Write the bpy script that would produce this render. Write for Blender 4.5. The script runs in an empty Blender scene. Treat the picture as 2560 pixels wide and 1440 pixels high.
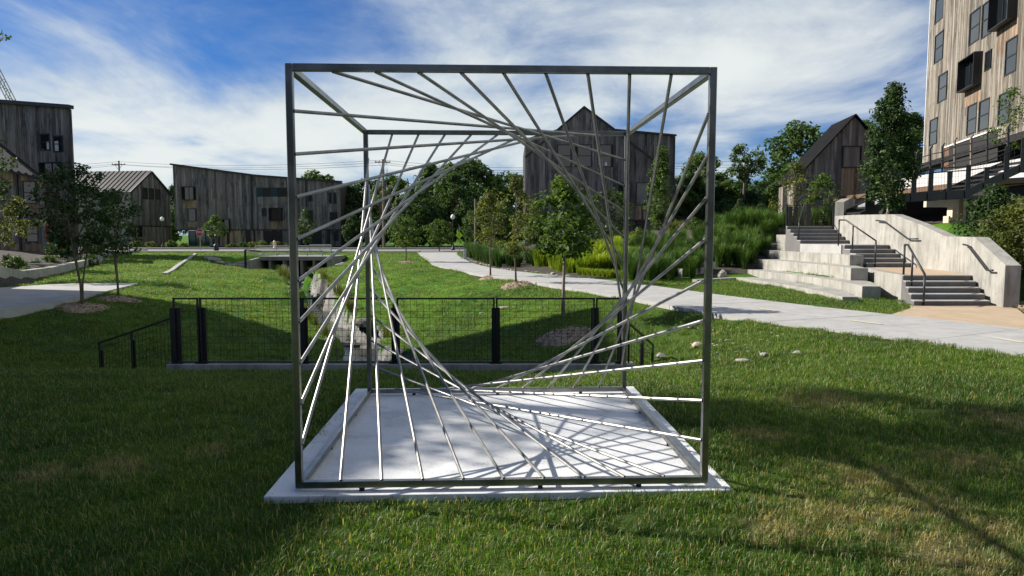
import bpy, math, random
import numpy as np
from mathutils import Vector, Matrix

random.seed(7)
rng = np.random.default_rng(7)
scene = bpy.context.scene
COL = scene.collection

# ------------------------------------------------------------------ camera, sky, sun, exposure
FPX, PITCH, HCAM = 1700.0, 0.0775, 1.525
cam_data = bpy.data.cameras.new('camera')
cam_data.sensor_width = 36.0
cam_data.lens = 36.0 * FPX / 2560.0
cam_data.clip_start = 0.05
cam_data.clip_end = 6000.0
cam = bpy.data.objects.new('camera', cam_data)
cam.location = (0, 0, HCAM)
cam.rotation_euler = (math.pi / 2 - PITCH, 0, 0)
COL.objects.link(cam)
scene.camera = cam

SUN_AZ, SUN_EL = math.radians(15.0), math.radians(33.0)      # azimuth: beyond the left of the view
SUN_DIR = Vector((-math.cos(SUN_AZ) * math.cos(SUN_EL), math.sin(SUN_AZ) * math.cos(SUN_EL), math.sin(SUN_EL)))
sun_data = bpy.data.lights.new('sun', 'SUN')
sun_data.energy = 5.0
sun_data.angle = math.radians(0.6)
sun_data.color = (1.0, 0.94, 0.84)
sun = bpy.data.objects.new('sun', sun_data)
sun.rotation_euler = SUN_DIR.to_track_quat('Z', 'Y').to_euler()
sun.location = (-30, 10, 30)
COL.objects.link(sun)


def N(nt, typ, inputs=None, **props):
    n = nt.nodes.new(typ)
    for k, v in props.items():
        setattr(n, k, v)
    for k, v in (inputs or {}).items():
        s = n.inputs[k]
        if hasattr(v, 'is_output') or isinstance(v, bpy.types.NodeSocket):
            nt.links.new(v, s)
        else:
            s.default_value = v
    return n


def math_n(nt, op, a, b=0.0, c=0.0, clamp=False):
    n = N(nt, 'ShaderNodeMath', operation=op, use_clamp=clamp)
    for i, v in enumerate((a, b, c)):
        if isinstance(v, bpy.types.NodeSocket):
            nt.links.new(v, n.inputs[i])
        else:
            n.inputs[i].default_value = v
    return n.outputs[0]


def mixc(nt, fac, a, b, blend='MIX'):
    n = nt.nodes.new('ShaderNodeMix')
    n.data_type = 'RGBA'
    n.blend_type = blend
    for s, v in ((n.inputs[0], fac), (n.inputs[6], a), (n.inputs[7], b)):
        if isinstance(v, bpy.types.NodeSocket):
            nt.links.new(v, s)
        elif isinstance(v, (tuple, list)):
            s.default_value = (v[0], v[1], v[2], 1)
        else:
            s.default_value = v
    return n.outputs[2]


def ramp(nt, fac, lo, hi, smooth=True):
    n = N(nt, 'ShaderNodeMapRange', interpolation_type='SMOOTHSTEP' if smooth else 'LINEAR')
    nt.links.new(fac, n.inputs[0])
    n.inputs[1].default_value, n.inputs[2].default_value = lo, hi
    return n.outputs[0]


world = bpy.data.worlds.new('World')
scene.world = world
world.use_nodes = True
wn = world.node_tree
wn.nodes.clear()
SKY_STRENGTH = 0.060
CLOUD, SKY_OFF = 0.535, (3.1, 1.7, 0.0)
sky = N(wn, 'ShaderNodeTexSky', sky_type='NISHITA', sun_disc=False, sun_elevation=SUN_EL,
        sun_rotation=math.atan2(SUN_DIR.x, SUN_DIR.y), air_density=1.0, dust_density=0.0, ozone_density=3.0)
tc = N(wn, 'ShaderNodeTexCoord')
sep = N(wn, 'ShaderNodeSeparateXYZ', {0: tc.outputs['Generated']})
zz = math_n(wn, 'ADD', math_n(wn, 'MAXIMUM', sep.outputs[2], 0.0), 0.15)
cu = math_n(wn, 'DIVIDE', sep.outputs[0], zz)
cv = math_n(wn, 'DIVIDE', sep.outputs[1], zz)
cvec = N(wn, 'ShaderNodeCombineXYZ', {0: cu, 1: cv, 2: 0.0})


def cloud_noise(scale, detail, rough, dist, off, stretch=(1, 1, 1), rot=0.0):
    m = N(wn, 'ShaderNodeMapping', {0: cvec.outputs[0], 1: off, 2: (0, 0, rot), 3: stretch})
    return N(wn, 'ShaderNodeTexNoise', {'Vector': m.outputs[0], 'Scale': scale, 'Detail': detail,
                                        'Roughness': rough, 'Distortion': dist}).outputs[0]


big = cloud_noise(0.26, 3.0, 0.5, 0.3, SKY_OFF, (1, 0.8, 1), 0.35)
fine = cloud_noise(1.1, 8.0, 0.60, 0.35, (0.4, 5.2, 0.0), (1, 0.75, 1), 0.5)
streak = cloud_noise(0.42, 5.0, 0.50, 0.3, (7.4, 2.2, 0.0), (0.40, 1.0, 1), -0.08)
dens = math_n(wn, 'ADD', math_n(wn, 'MULTIPLY', big, 1.35),
              math_n(wn, 'ADD', math_n(wn, 'MULTIPLY', fine, 0.60), math_n(wn, 'MULTIPLY', streak, 0.75)))
cover = ramp(wn, dens, 1.17, 1.46)
shade = ramp(wn, math_n(wn, 'ADD', math_n(wn, 'MULTIPLY', streak, 0.7), math_n(wn, 'MULTIPLY', fine, 0.45)), 0.42, 0.68)
cloud_lit = mixc(wn, shade, (0.46, 0.60, 0.74), (0.95, 1.0, 0.98))
cloud_em = N(wn, 'ShaderNodeVectorMath', {0: cloud_lit, 3: CLOUD / SKY_STRENGTH}, operation='SCALE').outputs[0]
sky_tint = mixc(wn, 1.0, sky.outputs[0], (0.28, 0.56, 0.96), 'MULTIPLY')
skycol = mixc(wn, math_n(wn, 'MULTIPLY', cover, 0.97), sky_tint, cloud_em)
bg = N(wn, 'ShaderNodeBackground', {0: skycol, 1: SKY_STRENGTH})
N(wn, 'ShaderNodeOutputWorld', {0: bg.outputs[0]})

scene.view_settings.view_transform = 'Standard'
scene.view_settings.look = 'None'
scene.view_settings.exposure = 0.72
scene.view_settings.gamma = 1.0
scene.cycles.use_denoising = True
scene.cycles.max_bounces = 6
scene.cycles.diffuse_bounces = 3
scene.cycles.glossy_bounces = 3
scene.cycles.transmission_bounces = 4
scene.cycles.transparent_max_bounces = 8


# ------------------------------------------------------------------ placing helpers
CP, SP = math.cos(PITCH), math.sin(PITCH)


def ray(px, py):
    u, v = (px - 1280.0) / FPX, (720.0 - py) / FPX
    return Vector((u, CP + v * SP, -SP + v * CP))


def at(px, py, Y):
    d = ray(px, py)
    t = Y / d.y
    return Vector((d.x * t, Y, HCAM + d.z * t))


def gnd(px, py, z=0.0):
    d = ray(px, py)
    t = (z - HCAM) / d.z
    return Vector((d.x * t, d.y * t, z))


def sstep(a, b, x):
    t = np.clip((np.asarray(x, float) - a) / (b - a), 0, 1)
    return t * t * (3 - 2 * t)


# ------------------------------------------------------------------ mesh helpers
class MB:
    def __init__(self):
        self.v, self.f, self.m = [], [], []

    def add(self, vs, fs, mi=0):
        o = len(self.v)
        self.v.extend(tuple(p) for p in vs)
        self.f.extend(tuple(i + o for i in q) for q in fs)
        self.m.extend([mi] * len(fs))
        return self

    def hexa(self, p, mi=0):          # 8 points: bottom 4 ccw, top 4 ccw
        return self.add(p, [(3, 2, 1, 0), (4, 5, 6, 7), (0, 1, 5, 4), (1, 2, 6, 5), (2, 3, 7, 6), (3, 0, 4, 7)], mi)

    def box(self, x0, x1, y0, y1, z0, z1, mi=0):
        return self.hexa([(x0, y0, z0), (x1, y0, z0), (x1, y1, z0), (x0, y1, z0),
                          (x0, y0, z1), (x1, y0, z1), (x1, y1, z1), (x0, y1, z1)], mi)

    def bar(self, a, b, w, h=None, up=(0, 0, 1), mi=0):      # rectangular bar from a to b
        h = w if h is None else h
        a, b = Vector(a), Vector(b)
        d = (b - a).normalized()
        up = Vector(up)
        if abs(d.dot(up)) > 0.98:
            up = Vector((0, 1, 0)) if abs(d.y) < 0.9 else Vector((1, 0, 0))
        s = d.cross(up).normalized() * (w / 2)
        t = s.cross(d).normalized() * (h / 2)
        return self.hexa([a - s - t, a + s - t, b + s - t, b - s - t, a - s + t, a + s + t, b + s + t, b - s + t], mi)

    def tube(self, pts, radii, n=8, cap=True, mi=0):
        pts = [Vector(p) for p in pts]
        if not isinstance(radii, (list, tuple, np.ndarray)):
            radii = [radii] * len(pts)
        o = len(self.v)
        ref = None
        for i, p in enumerate(pts):
            d = (pts[min(i + 1, len(pts) - 1)] - pts[max(i - 1, 0)]).normalized()
            if ref is None:
                ref = d.orthogonal().normalized()
            ref = (ref - d * ref.dot(d))
            ref = ref.normalized() if ref.length > 1e-6 else d.orthogonal().normalized()
            w = d.cross(ref)
            for k in range(n):
                a = 2 * math.pi * k / n
                self.v.append(tuple(p + (ref * math.cos(a) + w * math.sin(a)) * radii[i]))
        for i in range(len(pts) - 1):
            for k in range(n):
                k2 = (k + 1) % n
                self.f.append((o + i * n + k, o + i * n + k2, o + (i + 1) * n + k2, o + (i + 1) * n + k))
                self.m.append(mi)
        if cap:
            self.f.append(tuple(o + k for k in reversed(range(n))))
            self.f.append(tuple(o + (len(pts) - 1) * n + k for k in range(n)))
            self.m.extend([mi, mi])
        return self

    def prism(self, poly, z0, z1, mi=0):       # plan polygon (ccw) with z0,z1 scalars or lists
        n = len(poly)
        z0 = [z0] * n if np.isscalar(z0) else z0
        z1 = [z1] * n if np.isscalar(z1) else z1
        vs = [(p[0], p[1], z0[i]) for i, p in enumerate(poly)] + [(p[0], p[1], z1[i]) for i, p in enumerate(poly)]
        fs = [tuple(reversed(range(n))), tuple(range(n, 2 * n))] + [(i, (i + 1) % n, n + (i + 1) % n, n + i) for i in range(n)]
        return self.add(vs, fs, mi)

    def extrude(self, poly, off, mi=0):       # 3-D polygon swept by a vector
        n = len(poly)
        off = Vector(off)
        vs = [Vector(p) for p in poly] + [Vector(p) + off for p in poly]
        fs = [tuple(range(n)), tuple(reversed(range(n, 2 * n)))] + [(i, n + i, n + (i + 1) % n, (i + 1) % n) for i in range(n)]
        return self.add(vs, fs, mi)

    def lathe(self, c, prof, n=12, mi=0):
        o = len(self.v)
        for r, z in prof:
            for k in range(n):
                a = 2 * math.pi * k / n
                self.v.append((c[0] + r * math.cos(a), c[1] + r * math.sin(a), c[2] + z))
        for i in range(len(prof) - 1):
            for k in range(n):
                k2 = (k + 1) % n
                self.f.append((o + i * n + k, o + i * n + k2, o + (i + 1) * n + k2, o + (i + 1) * n + k))
                self.m.append(mi)
        self.f.append(tuple(o + k for k in reversed(range(n))))
        self.f.append(tuple(o + (len(prof) - 1) * n + k for k in range(n)))
        self.m.extend([mi, mi])
        return self


MATS = {}


def tag(o, label=None, cat=None, group=None, kind=None):
    for k, v in (('label', label), ('category', cat), ('group', group), ('kind', kind)):
        if v:
            o[k] = v
    return o


def thing(name, loc, label=None, cat=None, group=None, kind=None):
    e = bpy.data.objects.new(name, None)
    e.empty_display_size = 0.2
    e.location = loc
    COL.objects.link(e)
    return tag(e, label, cat, group, kind)


def wloc(o):
    p = Vector((0, 0, 0))
    while o is not None:
        p = p + o.location
        o = o.parent
    return p


def obj(name, mb, mats, parent=None, label=None, cat=None, group=None, kind=None, smooth=False, bevel=0.0, base=None):
    vs = np.array(mb.v, dtype=np.float64)
    if parent is not None:
        org = wloc(parent)
        loc = (0, 0, 0)
    else:
        org = Vector(base) if base is not None else Vector(((vs[:, 0].min() + vs[:, 0].max()) / 2, (vs[:, 1].min() + vs[:, 1].max()) / 2, vs[:, 2].min()))
        loc = org
    vs = vs - np.array(org)
    me = bpy.data.meshes.new(name)
    me.from_pydata(vs.tolist(), [], mb.f)
    for m in (mats if isinstance(mats, (list, tuple)) else [mats]):
        me.materials.append(MATS[m])
    if any(mb.m):
        me.polygons.foreach_set('material_index', mb.m)
    if smooth:
        me.polygons.foreach_set('use_smooth', [True] * len(me.polygons))
    me.update()
    o = bpy.data.objects.new(name, me)
    o.location = loc
    o.parent = parent
    COL.objects.link(o)
    if bevel:
        b = o.modifiers.new('bevel', 'BEVEL')
        b.width = bevel
        b.segments = 2
        b.limit_method = 'ANGLE'
    return tag(o, label, cat, group, kind)


def np_mesh(name, V, F, mats, smooth=False):
    """fast mesh from numpy arrays with same-size faces"""
    me = bpy.data.meshes.new(name)
    V = np.ascontiguousarray(V, dtype=np.float32)
    F = np.ascontiguousarray(F, dtype=np.int32)
    k = F.shape[1]
    me.vertices.add(len(V))
    me.vertices.foreach_set('co', V.ravel())
    me.loops.add(F.size)
    me.loops.foreach_set('vertex_index', F.ravel())
    me.polygons.add(len(F))
    me.polygons.foreach_set('loop_start', np.arange(0, F.size, k, dtype=np.int32))
    me.polygons.foreach_set('loop_total', np.full(len(F), k, dtype=np.int32))
    if smooth:
        me.polygons.foreach_set('use_smooth', np.ones(len(F), dtype=bool))
    for m in (mats if isinstance(mats, (list, tuple)) else [mats]):
        me.materials.append(MATS[m])
    me.update(calc_edges=True)
    return me


def link(name, me, loc=(0, 0, 0), rotz=0.0, scale=1.0, parent=None, **kw):
    o = bpy.data.objects.new(name, me)
    o.location = loc
    o.rotation_euler = (0, 0, rotz)
    o.scale = (scale,) * 3 if np.isscalar(scale) else scale
    o.parent = parent
    COL.objects.link(o)
    return tag(o, **kw)


def copy_thing(root, loc, rotz=0.0, scale=1.0, label=None, group=None):
    r = root.copy()
    COL.objects.link(r)
    r.location = loc
    r.rotation_euler = (0, 0, rotz)
    r.scale = (scale,) * 3 if np.isscalar(scale) else scale
    if label:
        r['label'] = label
    if group:
        r['group'] = group
    for ch in list(root.children):
        c = ch.copy()
        COL.objects.link(c)
        c.parent = r
        for g in list(ch.children):
            d = g.copy()
            COL.objects.link(d)
            d.parent = c
    return r


# ------------------------------------------------------------------ materials
def new_mat(name):
    m = bpy.data.materials.new(name)
    m.use_nodes = True
    nt = m.node_tree
    nt.nodes.clear()
    out = N(nt, 'ShaderNodeOutputMaterial')
    MATS[name] = m
    return m, nt, out


def pos_noise(nt, scale, detail=4, rough=0.55, stretch=(1, 1, 1), dist=0.0, coord='Position'):
    if coord == 'Position':
        src = N(nt, 'ShaderNodeNewGeometry').outputs['Position']
    else:
        src = N(nt, 'ShaderNodeTexCoord').outputs[coord]
    m = N(nt, 'ShaderNodeMapping', {0: src, 3: stretch})
    return N(nt, 'ShaderNodeTexNoise', {'Vector': m.outputs[0], 'Scale': scale, 'Detail': detail, 'Roughness': rough, 'Distortion': dist}).outputs[0]


def simple(name, c1, c2=None, scale=3.0, rough=0.7, metal=0.0, bump=0.0, bscale=40.0, stretch=(1, 1, 1), spec=0.5, lo=0.35, hi=0.65, rand=0.0):
    m, nt, out = new_mat(name)
    col = (c1[0], c1[1], c1[2], 1)
    p = N(nt, 'ShaderNodeBsdfPrincipled', {'Roughness': rough, 'Metallic': metal, 'Specular IOR Level': spec})
    if c2 is not None:
        f = ramp(nt, pos_noise(nt, scale, 5, 0.6, stretch), lo, hi)
        c = mixc(nt, f, c1, c2)
    else:
        c = mixc(nt, 0.0, c1, c1)
    if rand:
        oi = N(nt, 'ShaderNodeObjectInfo').outputs['Random']
        k = math_n(nt, 'ADD', math_n(nt, 'MULTIPLY', oi, rand * 2), 1 - rand)
        c = N(nt, 'ShaderNodeVectorMath', {0: c, 3: k}, operation='SCALE').outputs[0]
    nt.links.new(c, p.inputs['Base Color'])
    if bump:
        h = pos_noise(nt, bscale, 4, 0.6, stretch)
        b = N(nt, 'ShaderNodeBump', {'Height': h, 'Strength': bump, 'Distance': 0.02})
        nt.links.new(b.outputs[0], p.inputs['Normal'])
    nt.links.new(p.outputs[0], out.inputs[0])
    return m


simple('steel', (0.19, 0.195, 0.19), (0.31, 0.307, 0.29), 5.0, rough=0.30, metal=0.95, bump=0.05, bscale=60)
simple('rod_steel', (0.23, 0.23, 0.226), (0.34, 0.336, 0.322), 8.0, rough=0.46, metal=0.85, bump=0.04, bscale=80)
simple('black_steel', (0.012, 0.012, 0.013), (0.02, 0.02, 0.021), 6.0, rough=0.45)
simple('black_trim', (0.012, 0.012, 0.012), None, rough=0.5)
simple('dark_roof', (0.016, 0.016, 0.017), (0.024, 0.024, 0.025), 2.0, rough=0.75, spec=0.25)
simple('black_roof', (0.006, 0.006, 0.0065), (0.010, 0.010, 0.0105), 2.0, rough=0.9, spec=0.1)
simple('blocker_dark', (0.03, 0.027, 0.024), (0.06, 0.053, 0.046), 2.2, rough=0.85, stretch=(1, 1, 0.12))  # dark colour of the added block behind the camera
simple('seam_roof', (0.013, 0.0125, 0.0135), (0.020, 0.0195, 0.0205), 2.0, rough=0.6, metal=0.2)
simple('white_paint', (0.75, 0.75, 0.72), None, rough=0.5)
simple('rubber', (0.01, 0.01, 0.01), None, rough=0.8)
simple('bark', (0.10, 0.075, 0.055), (0.17, 0.135, 0.10), 14, rough=0.9, bump=0.6, bscale=30, stretch=(1, 1, 0.3))
simple('pale_bark', (0.20, 0.165, 0.12), (0.30, 0.255, 0.20), 14, rough=0.9, bump=0.4, bscale=30, stretch=(1, 1, 0.3))
simple('pole_wood', (0.16, 0.13, 0.10), (0.24, 0.20, 0.16), 6, rough=0.9, stretch=(1, 1, 0.2))
simple('wire_black', (0.03, 0.03, 0.035), None, rough=0.6)
simple('mulch', (0.20, 0.14, 0.095), (0.42, 0.33, 0.24), 22, rough=0.95, bump=0.8, bscale=60, rand=0.0)
simple('rock', (0.22, 0.205, 0.18), (0.36, 0.335, 0.295), 9, rough=0.9, bump=0.4, bscale=20)
simple('pink_rock', (0.42, 0.30, 0.25), (0.50, 0.40, 0.34), 9, rough=0.9, bump=0.4, bscale=20)
simple('dark_rock', (0.07, 0.065, 0.06), (0.16, 0.15, 0.135), 6, rough=0.85, bump=0.5, bscale=15)
simple('soil', (0.026, 0.022, 0.016), (0.060, 0.048, 0.035), 5, rough=0.95, bump=0.7, bscale=25)
simple('creek_mud', (0.010, 0.011, 0.007), (0.026, 0.024, 0.016), 4, rough=0.6, bump=0.6, bscale=20)
simple('asphalt', (0.16, 0.155, 0.15), (0.21, 0.20, 0.195), 1.0, rough=0.9)
simple('brick_paving', (0.26, 0.145, 0.11), (0.33, 0.19, 0.15), 2.0, rough=0.9)
simple('tan_siding', (0.50, 0.40, 0.24), (0.54, 0.44, 0.27), 2.0, rough=0.7)
simple('tan_post', (0.58, 0.50, 0.36), (0.66, 0.58, 0.43), 3.0, rough=0.7, stretch=(1, 1, 0.2))
simple('soffit', (0.12, 0.07, 0.04), (0.17, 0.10, 0.06), 6.0, rough=0.6, stretch=(0.2, 3, 1))
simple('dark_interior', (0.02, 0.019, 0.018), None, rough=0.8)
simple('red_door', (0.30, 0.02, 0.015), None, rough=0.5)
simple('yellow_paint', (0.62, 0.42, 0.05), None, rough=0.6)
simple('teal_paint', (0.01, 0.22, 0.20), None, rough=0.5)
simple('stop_red', (0.30, 0.015, 0.02), None, rough=0.5)
simple('sign_lime', (0.55, 0.85, 0.02), None, rough=0.5)
simple('galvanised', (0.42, 0.43, 0.44), (0.5, 0.5, 0.5), 5, rough=0.45, metal=0.6)
simple('hydrant_paint', (0.72, 0.66, 0.45), None, rough=0.5)
simple('dash_paint', (0.62, 0.56, 0.36), (0.50, 0.47, 0.38), 8, rough=0.85)
simple('crane_paint', (0.35, 0.30, 0.26), None, rough=0.6)


def concrete(name, c1, c2, stain, vertical=False, rough=0.8, speck=0.0, rust=0.0):
    m, nt, out = new_mat(name)
    p = N(nt, 'ShaderNodeBsdfPrincipled', {'Roughness': rough, 'Specular IOR Level': 0.35})
    a = ramp(nt, pos_noise(nt, 1.6, 6, 0.62), 0.3, 0.7)
    c = mixc(nt, a, c1, c2)
    st = (3.2, 3.2, 0.55) if vertical else (1, 1, 1)
    s = ramp(nt, pos_noise(nt, 1.5 if vertical else 3.5, 6, 0.68, st, 0.3), 0.45, 0.72)
    c = mixc(nt, math_n(nt, 'MULTIPLY', s, 0.62), c, stain)
    if rust:
        r = ramp(nt, pos_noise(nt, 0.9, 5, 0.6, (3, 3, 0.5), 0.2), 0.60, 0.78)
        c = mixc(nt, math_n(nt, 'MULTIPLY', r, rust), c, (0.34, 0.24, 0.13))
    g = pos_noise(nt, 90, 2, 0.5)
    c = mixc(nt, math_n(nt, 'MULTIPLY', ramp(nt, g, 0.35, 0.65), 0.16), c, (0.22, 0.22, 0.22))
    if speck:
        v = ramp(nt, pos_noise(nt, 11, 3, 0.55, (1, 1.6, 1), 1.5), 0.66, 0.71)
        c = mixc(nt, math_n(nt, 'MULTIPLY', v, speck), c, stain)
    nt.links.new(c, p.inputs['Base Color'])
    b = N(nt, 'ShaderNodeBump', {'Height': pos_noise(nt, 55, 5, 0.65), 'Strength': 0.25, 'Distance': 0.01})
    nt.links.new(b.outputs[0], p.inputs['Normal'])
    nt.links.new(p.outputs[0], out.inputs[0])


concrete('concrete_pad', (0.62, 0.63, 0.64), (0.72, 0.73, 0.74), (0.40, 0.40, 0.40), speck=0.5)
concrete('concrete_wall', (0.29, 0.278, 0.244), (0.41, 0.393, 0.35), (0.10, 0.094, 0.08), vertical=True, rust=0.5)
concrete('shaded_riser', (0.13, 0.125, 0.12), (0.17, 0.165, 0.155), (0.09, 0.085, 0.08), vertical=True)  # darker than the walls: the risers' shade is put into the colour
concrete('concrete_path', (0.36, 0.352, 0.338), (0.44, 0.432, 0.415), (0.29, 0.28, 0.265))
concrete('concrete_dark', (0.20, 0.195, 0.18), (0.28, 0.27, 0.25), (0.10, 0.095, 0.09), vertical=True)
concrete('tan_aggregate', (0.42, 0.31, 0.20), (0.49, 0.37, 0.25), (0.34, 0.25, 0.16))
concrete('pale_wall', (0.66, 0.65, 0.62), (0.74, 0.73, 0.70), (0.50, 0.48, 0.44), vertical=True)


def wood(name, grey1, grey2, dark, warm, warmth):
    m, nt, out = new_mat(name)
    p = N(nt, 'ShaderNodeBsdfPrincipled', {'Roughness': 0.85, 'Specular IOR Level': 0.25})
    oi = N(nt, 'ShaderNodeObjectInfo').outputs['Random']
    geo = N(nt, 'ShaderNodeNewGeometry').outputs['Position']
    sh = N(nt, 'ShaderNodeCombineXYZ', {0: math_n(nt, 'MULTIPLY', oi, 37.0), 1: math_n(nt, 'MULTIPLY', oi, 61.0), 2: math_n(nt, 'MULTIPLY', oi, 90.0)})
    q = N(nt, 'ShaderNodeVectorMath', {0: geo, 1: sh.outputs[0]}, operation='ADD').outputs[0]

    def nz(scale, stretch, detail=5, rough=0.6):
        mp = N(nt, 'ShaderNodeMapping', {0: q, 3: stretch})
        return N(nt, 'ShaderNodeTexNoise', {'Vector': mp.outputs[0], 'Scale': scale, 'Detail': detail, 'Roughness': rough}).outputs[0]
    grain = nz(9.0, (1, 1, 0.06))
    blot = nz(1.7, (1, 1, 0.24), 6, 0.75)
    c = mixc(nt, ramp(nt, grain, 0.3, 0.7), grey1, grey2)
    c = mixc(nt, math_n(nt, 'MULTIPLY', ramp(nt, blot, 0.46, 0.64), 0.9), c, dark)
    wf = ramp(nt, math_n(nt, 'ADD', nz(0.35, (1, 1, 0.6), 3), math_n(nt, 'MULTIPLY', oi, 0.35)), 0.52, 0.9)
    c = mixc(nt, math_n(nt, 'MULTIPLY', wf, warmth), c, warm)
    k = math_n(nt, 'ADD', math_n(nt, 'MULTIPLY', math_n(nt, 'FRACT', math_n(nt, 'MULTIPLY', oi, 17.3)), 0.75), 0.60)
    c = N(nt, 'ShaderNodeVectorMath', {0: c, 3: k}, operation='SCALE').outputs[0]
    nt.links.new(c, p.inputs['Base Color'])
    b = N(nt, 'ShaderNodeBump', {'Height': grain, 'Strength': 0.35, 'Distance': 0.01})
    nt.links.new(b.outputs[0], p.inputs['Normal'])
    nt.links.new(p.outputs[0], out.inputs[0])


wood('board_grey', (0.110, 0.107, 0.106), (0.230, 0.222, 0.216), (0.040, 0.038, 0.038), (0.24, 0.19, 0.15), 0.30)
wood('board_tan', (0.150, 0.137, 0.116), (0.280, 0.256, 0.214), (0.042, 0.038, 0.033), (0.29, 0.225, 0.155), 0.38)
wood('board_warm', (0.20, 0.145, 0.10), (0.31, 0.23, 0.165), (0.10, 0.08, 0.065), (0.34, 0.22, 0.13), 0.45)
simple('wall_backing', (0.03, 0.027, 0.024), None, rough=0.9)
simple('side_cladding', (0.16, 0.145, 0.13), (0.27, 0.24, 0.21), 2.2, rough=0.85, stretch=(1, 1, 0.12), bump=0.4, bscale=4)

# window glass: dark, glossy
m, nt, out = new_mat('glass')
p = N(nt, 'ShaderNodeBsdfPrincipled', {'Base Color': (0.012, 0.016, 0.019, 1), 'Roughness': 0.06, 'IOR': 1.58, 'Specular IOR Level': 0.6})
wv = N(nt, 'ShaderNodeBump', {'Height': pos_noise(nt, 0.8, 2, 0.5), 'Strength': 0.08, 'Distance': 0.2})
nt.links.new(wv.outputs[0], p.inputs['Normal'])
nt.links.new(p.outputs[0], out.inputs[0])
simple('glass_teal', (0.012, 0.045, 0.06), None, rough=0.10)
simple('blind_pale', (0.52, 0.55, 0.55), None, rough=0.5)

# water
m, nt, out = new_mat('water')
p = N(nt, 'ShaderNodeBsdfPrincipled', {'Base Color': (0.02, 0.022, 0.018, 1), 'Roughness': 0.06, 'IOR': 1.6, 'Specular IOR Level': 1.0})
b = N(nt, 'ShaderNodeBump', {'Height': pos_noise(nt, 7, 3, 0.6, (1, 2, 1), 0.4), 'Strength': 0.22, 'Distance': 0.05})
nt.links.new(b.outputs[0], p.inputs['Normal'])
nt.links.new(p.outputs[0], out.inputs[0])


# lawn colour, shared by the soil sheet and the blades
STRAW = [(2080, 1290, .30), (2250, 1275, .26), (2170, 1205, .34), (2390, 1400, .30), (2545, 1055, .35), (300, 1165, .22), (110, 1190, .20),
         (1900, 1090, .2), (2400, 1150, .25), (2050, 1000, .35), (520, 1130, .15), (1960, 1330, .2), (2330, 1260, .2), (2480, 1330, .2)]


def lawn_color(nt, dry=True):
    geo = N(nt, 'ShaderNodeNewGeometry').outputs['Position']
    n1 = pos_noise(nt, 0.55, 5, 0.6)
    n2 = pos_noise(nt, 2.6, 4, 0.6, (1, 1, 0.2))
    c = mixc(nt, ramp(nt, n1, 0.33, 0.67), (0.032, 0.100, 0.010), (0.088, 0.182, 0.016))
    c = mixc(nt, math_n(nt, 'MULTIPLY', ramp(nt, n2, 0.45, 0.75), 0.55), c, (0.135, 0.235, 0.030))
    if dry:
        tot = None
        for (px, py, r) in STRAW:
            g = gnd(px, py, -0.03)
            d = N(nt, 'ShaderNodeVectorMath', {0: geo, 1: tuple(g)}, operation='DISTANCE').outputs['Value']
            w = math_n(nt, 'SUBTRACT', 1.0, math_n(nt, 'DIVIDE', d, r * 2.3), clamp=True)
            tot = w if tot is None else math_n(nt, 'MAXIMUM', tot, w)
        n3 = pos_noise(nt, 7.0, 6, 0.75, (1, 1.7, 0.2), 0.5)
        s = ramp(nt, math_n(nt, 'ADD', math_n(nt, 'MULTIPLY', tot, 0.55), math_n(nt, 'MULTIPLY', n3, 1.7)), 1.06, 1.42)
        c = mixc(nt, math_n(nt, 'MULTIPLY', s, 0.7), c, (0.40, 0.33, 0.17))
    return c


m, nt, out = new_mat('lawn_soil')
p = N(nt, 'ShaderNodeBsdfPrincipled', {'Roughness': 0.95, 'Specular IOR Level': 0.1})
geo = N(nt, 'ShaderNodeNewGeometry').outputs['Position']
sy = N(nt, 'ShaderNodeSeparateXYZ', {0: geo}).outputs[1]
c = lawn_color(nt)
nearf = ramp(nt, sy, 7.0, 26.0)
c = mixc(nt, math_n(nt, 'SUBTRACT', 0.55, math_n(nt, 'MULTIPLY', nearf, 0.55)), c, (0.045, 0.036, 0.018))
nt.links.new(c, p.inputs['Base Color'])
hb = pos_noise(nt, 9, 6, 0.75, (1, 1, 0.3))
b = N(nt, 'ShaderNodeBump', {'Height': hb, 'Strength': 0.8, 'Distance': 0.08})
nt.links.new(b.outputs[0], p.inputs['Normal'])
nt.links.new(p.outputs[0], out.inputs[0])


def leafy(name, colour_fn, trans=0.4, tcol=1.4, rough=0.6, var=0.5):
    m, nt, out = new_mat(name)
    c = colour_fn(nt)
    r = N(nt, 'ShaderNodeNewGeometry').outputs['Random Per Island']
    k = math_n(nt, 'ADD', math_n(nt, 'MULTIPLY', r, var * 2), 1 - var)
    c = N(nt, 'ShaderNodeVectorMath', {0: c, 3: k}, operation='SCALE').outputs[0]
    p = N(nt, 'ShaderNodeBsdfPrincipled', {'Base Color': c, 'Roughness': rough, 'Specular IOR Level': 0.35})
    tc_ = mixc(nt, 1.0, c, (tcol * 1.05, tcol, tcol * 0.55), 'MULTIPLY')
    t = N(nt, 'ShaderNodeBsdfTranslucent', {0: tc_})
    mx = N(nt, 'ShaderNodeMixShader', {0: trans, 1: p.outputs[0], 2: t.outputs[0]})
    nt.links.new(mx.outputs[0], out.inputs[0])


def two(c1, c2, scale=1.2):
    return lambda nt: mixc(nt, ramp(nt, pos_noise(nt, scale, 3, 0.5), 0.35, 0.65), c1, c2)


def blade_color(nt):
    c = lawn_color(nt)
    r = N(nt, 'ShaderNodeNewGeometry').outputs['Random Per Island']
    r2 = math_n(nt, 'FRACT', math_n(nt, 'MULTIPLY', r, 7.31))
    return mixc(nt, math_n(nt, 'MULTIPLY', ramp(nt, r2, 0.90, 0.96), 0.75), c, (0.36, 0.29, 0.13))


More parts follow.
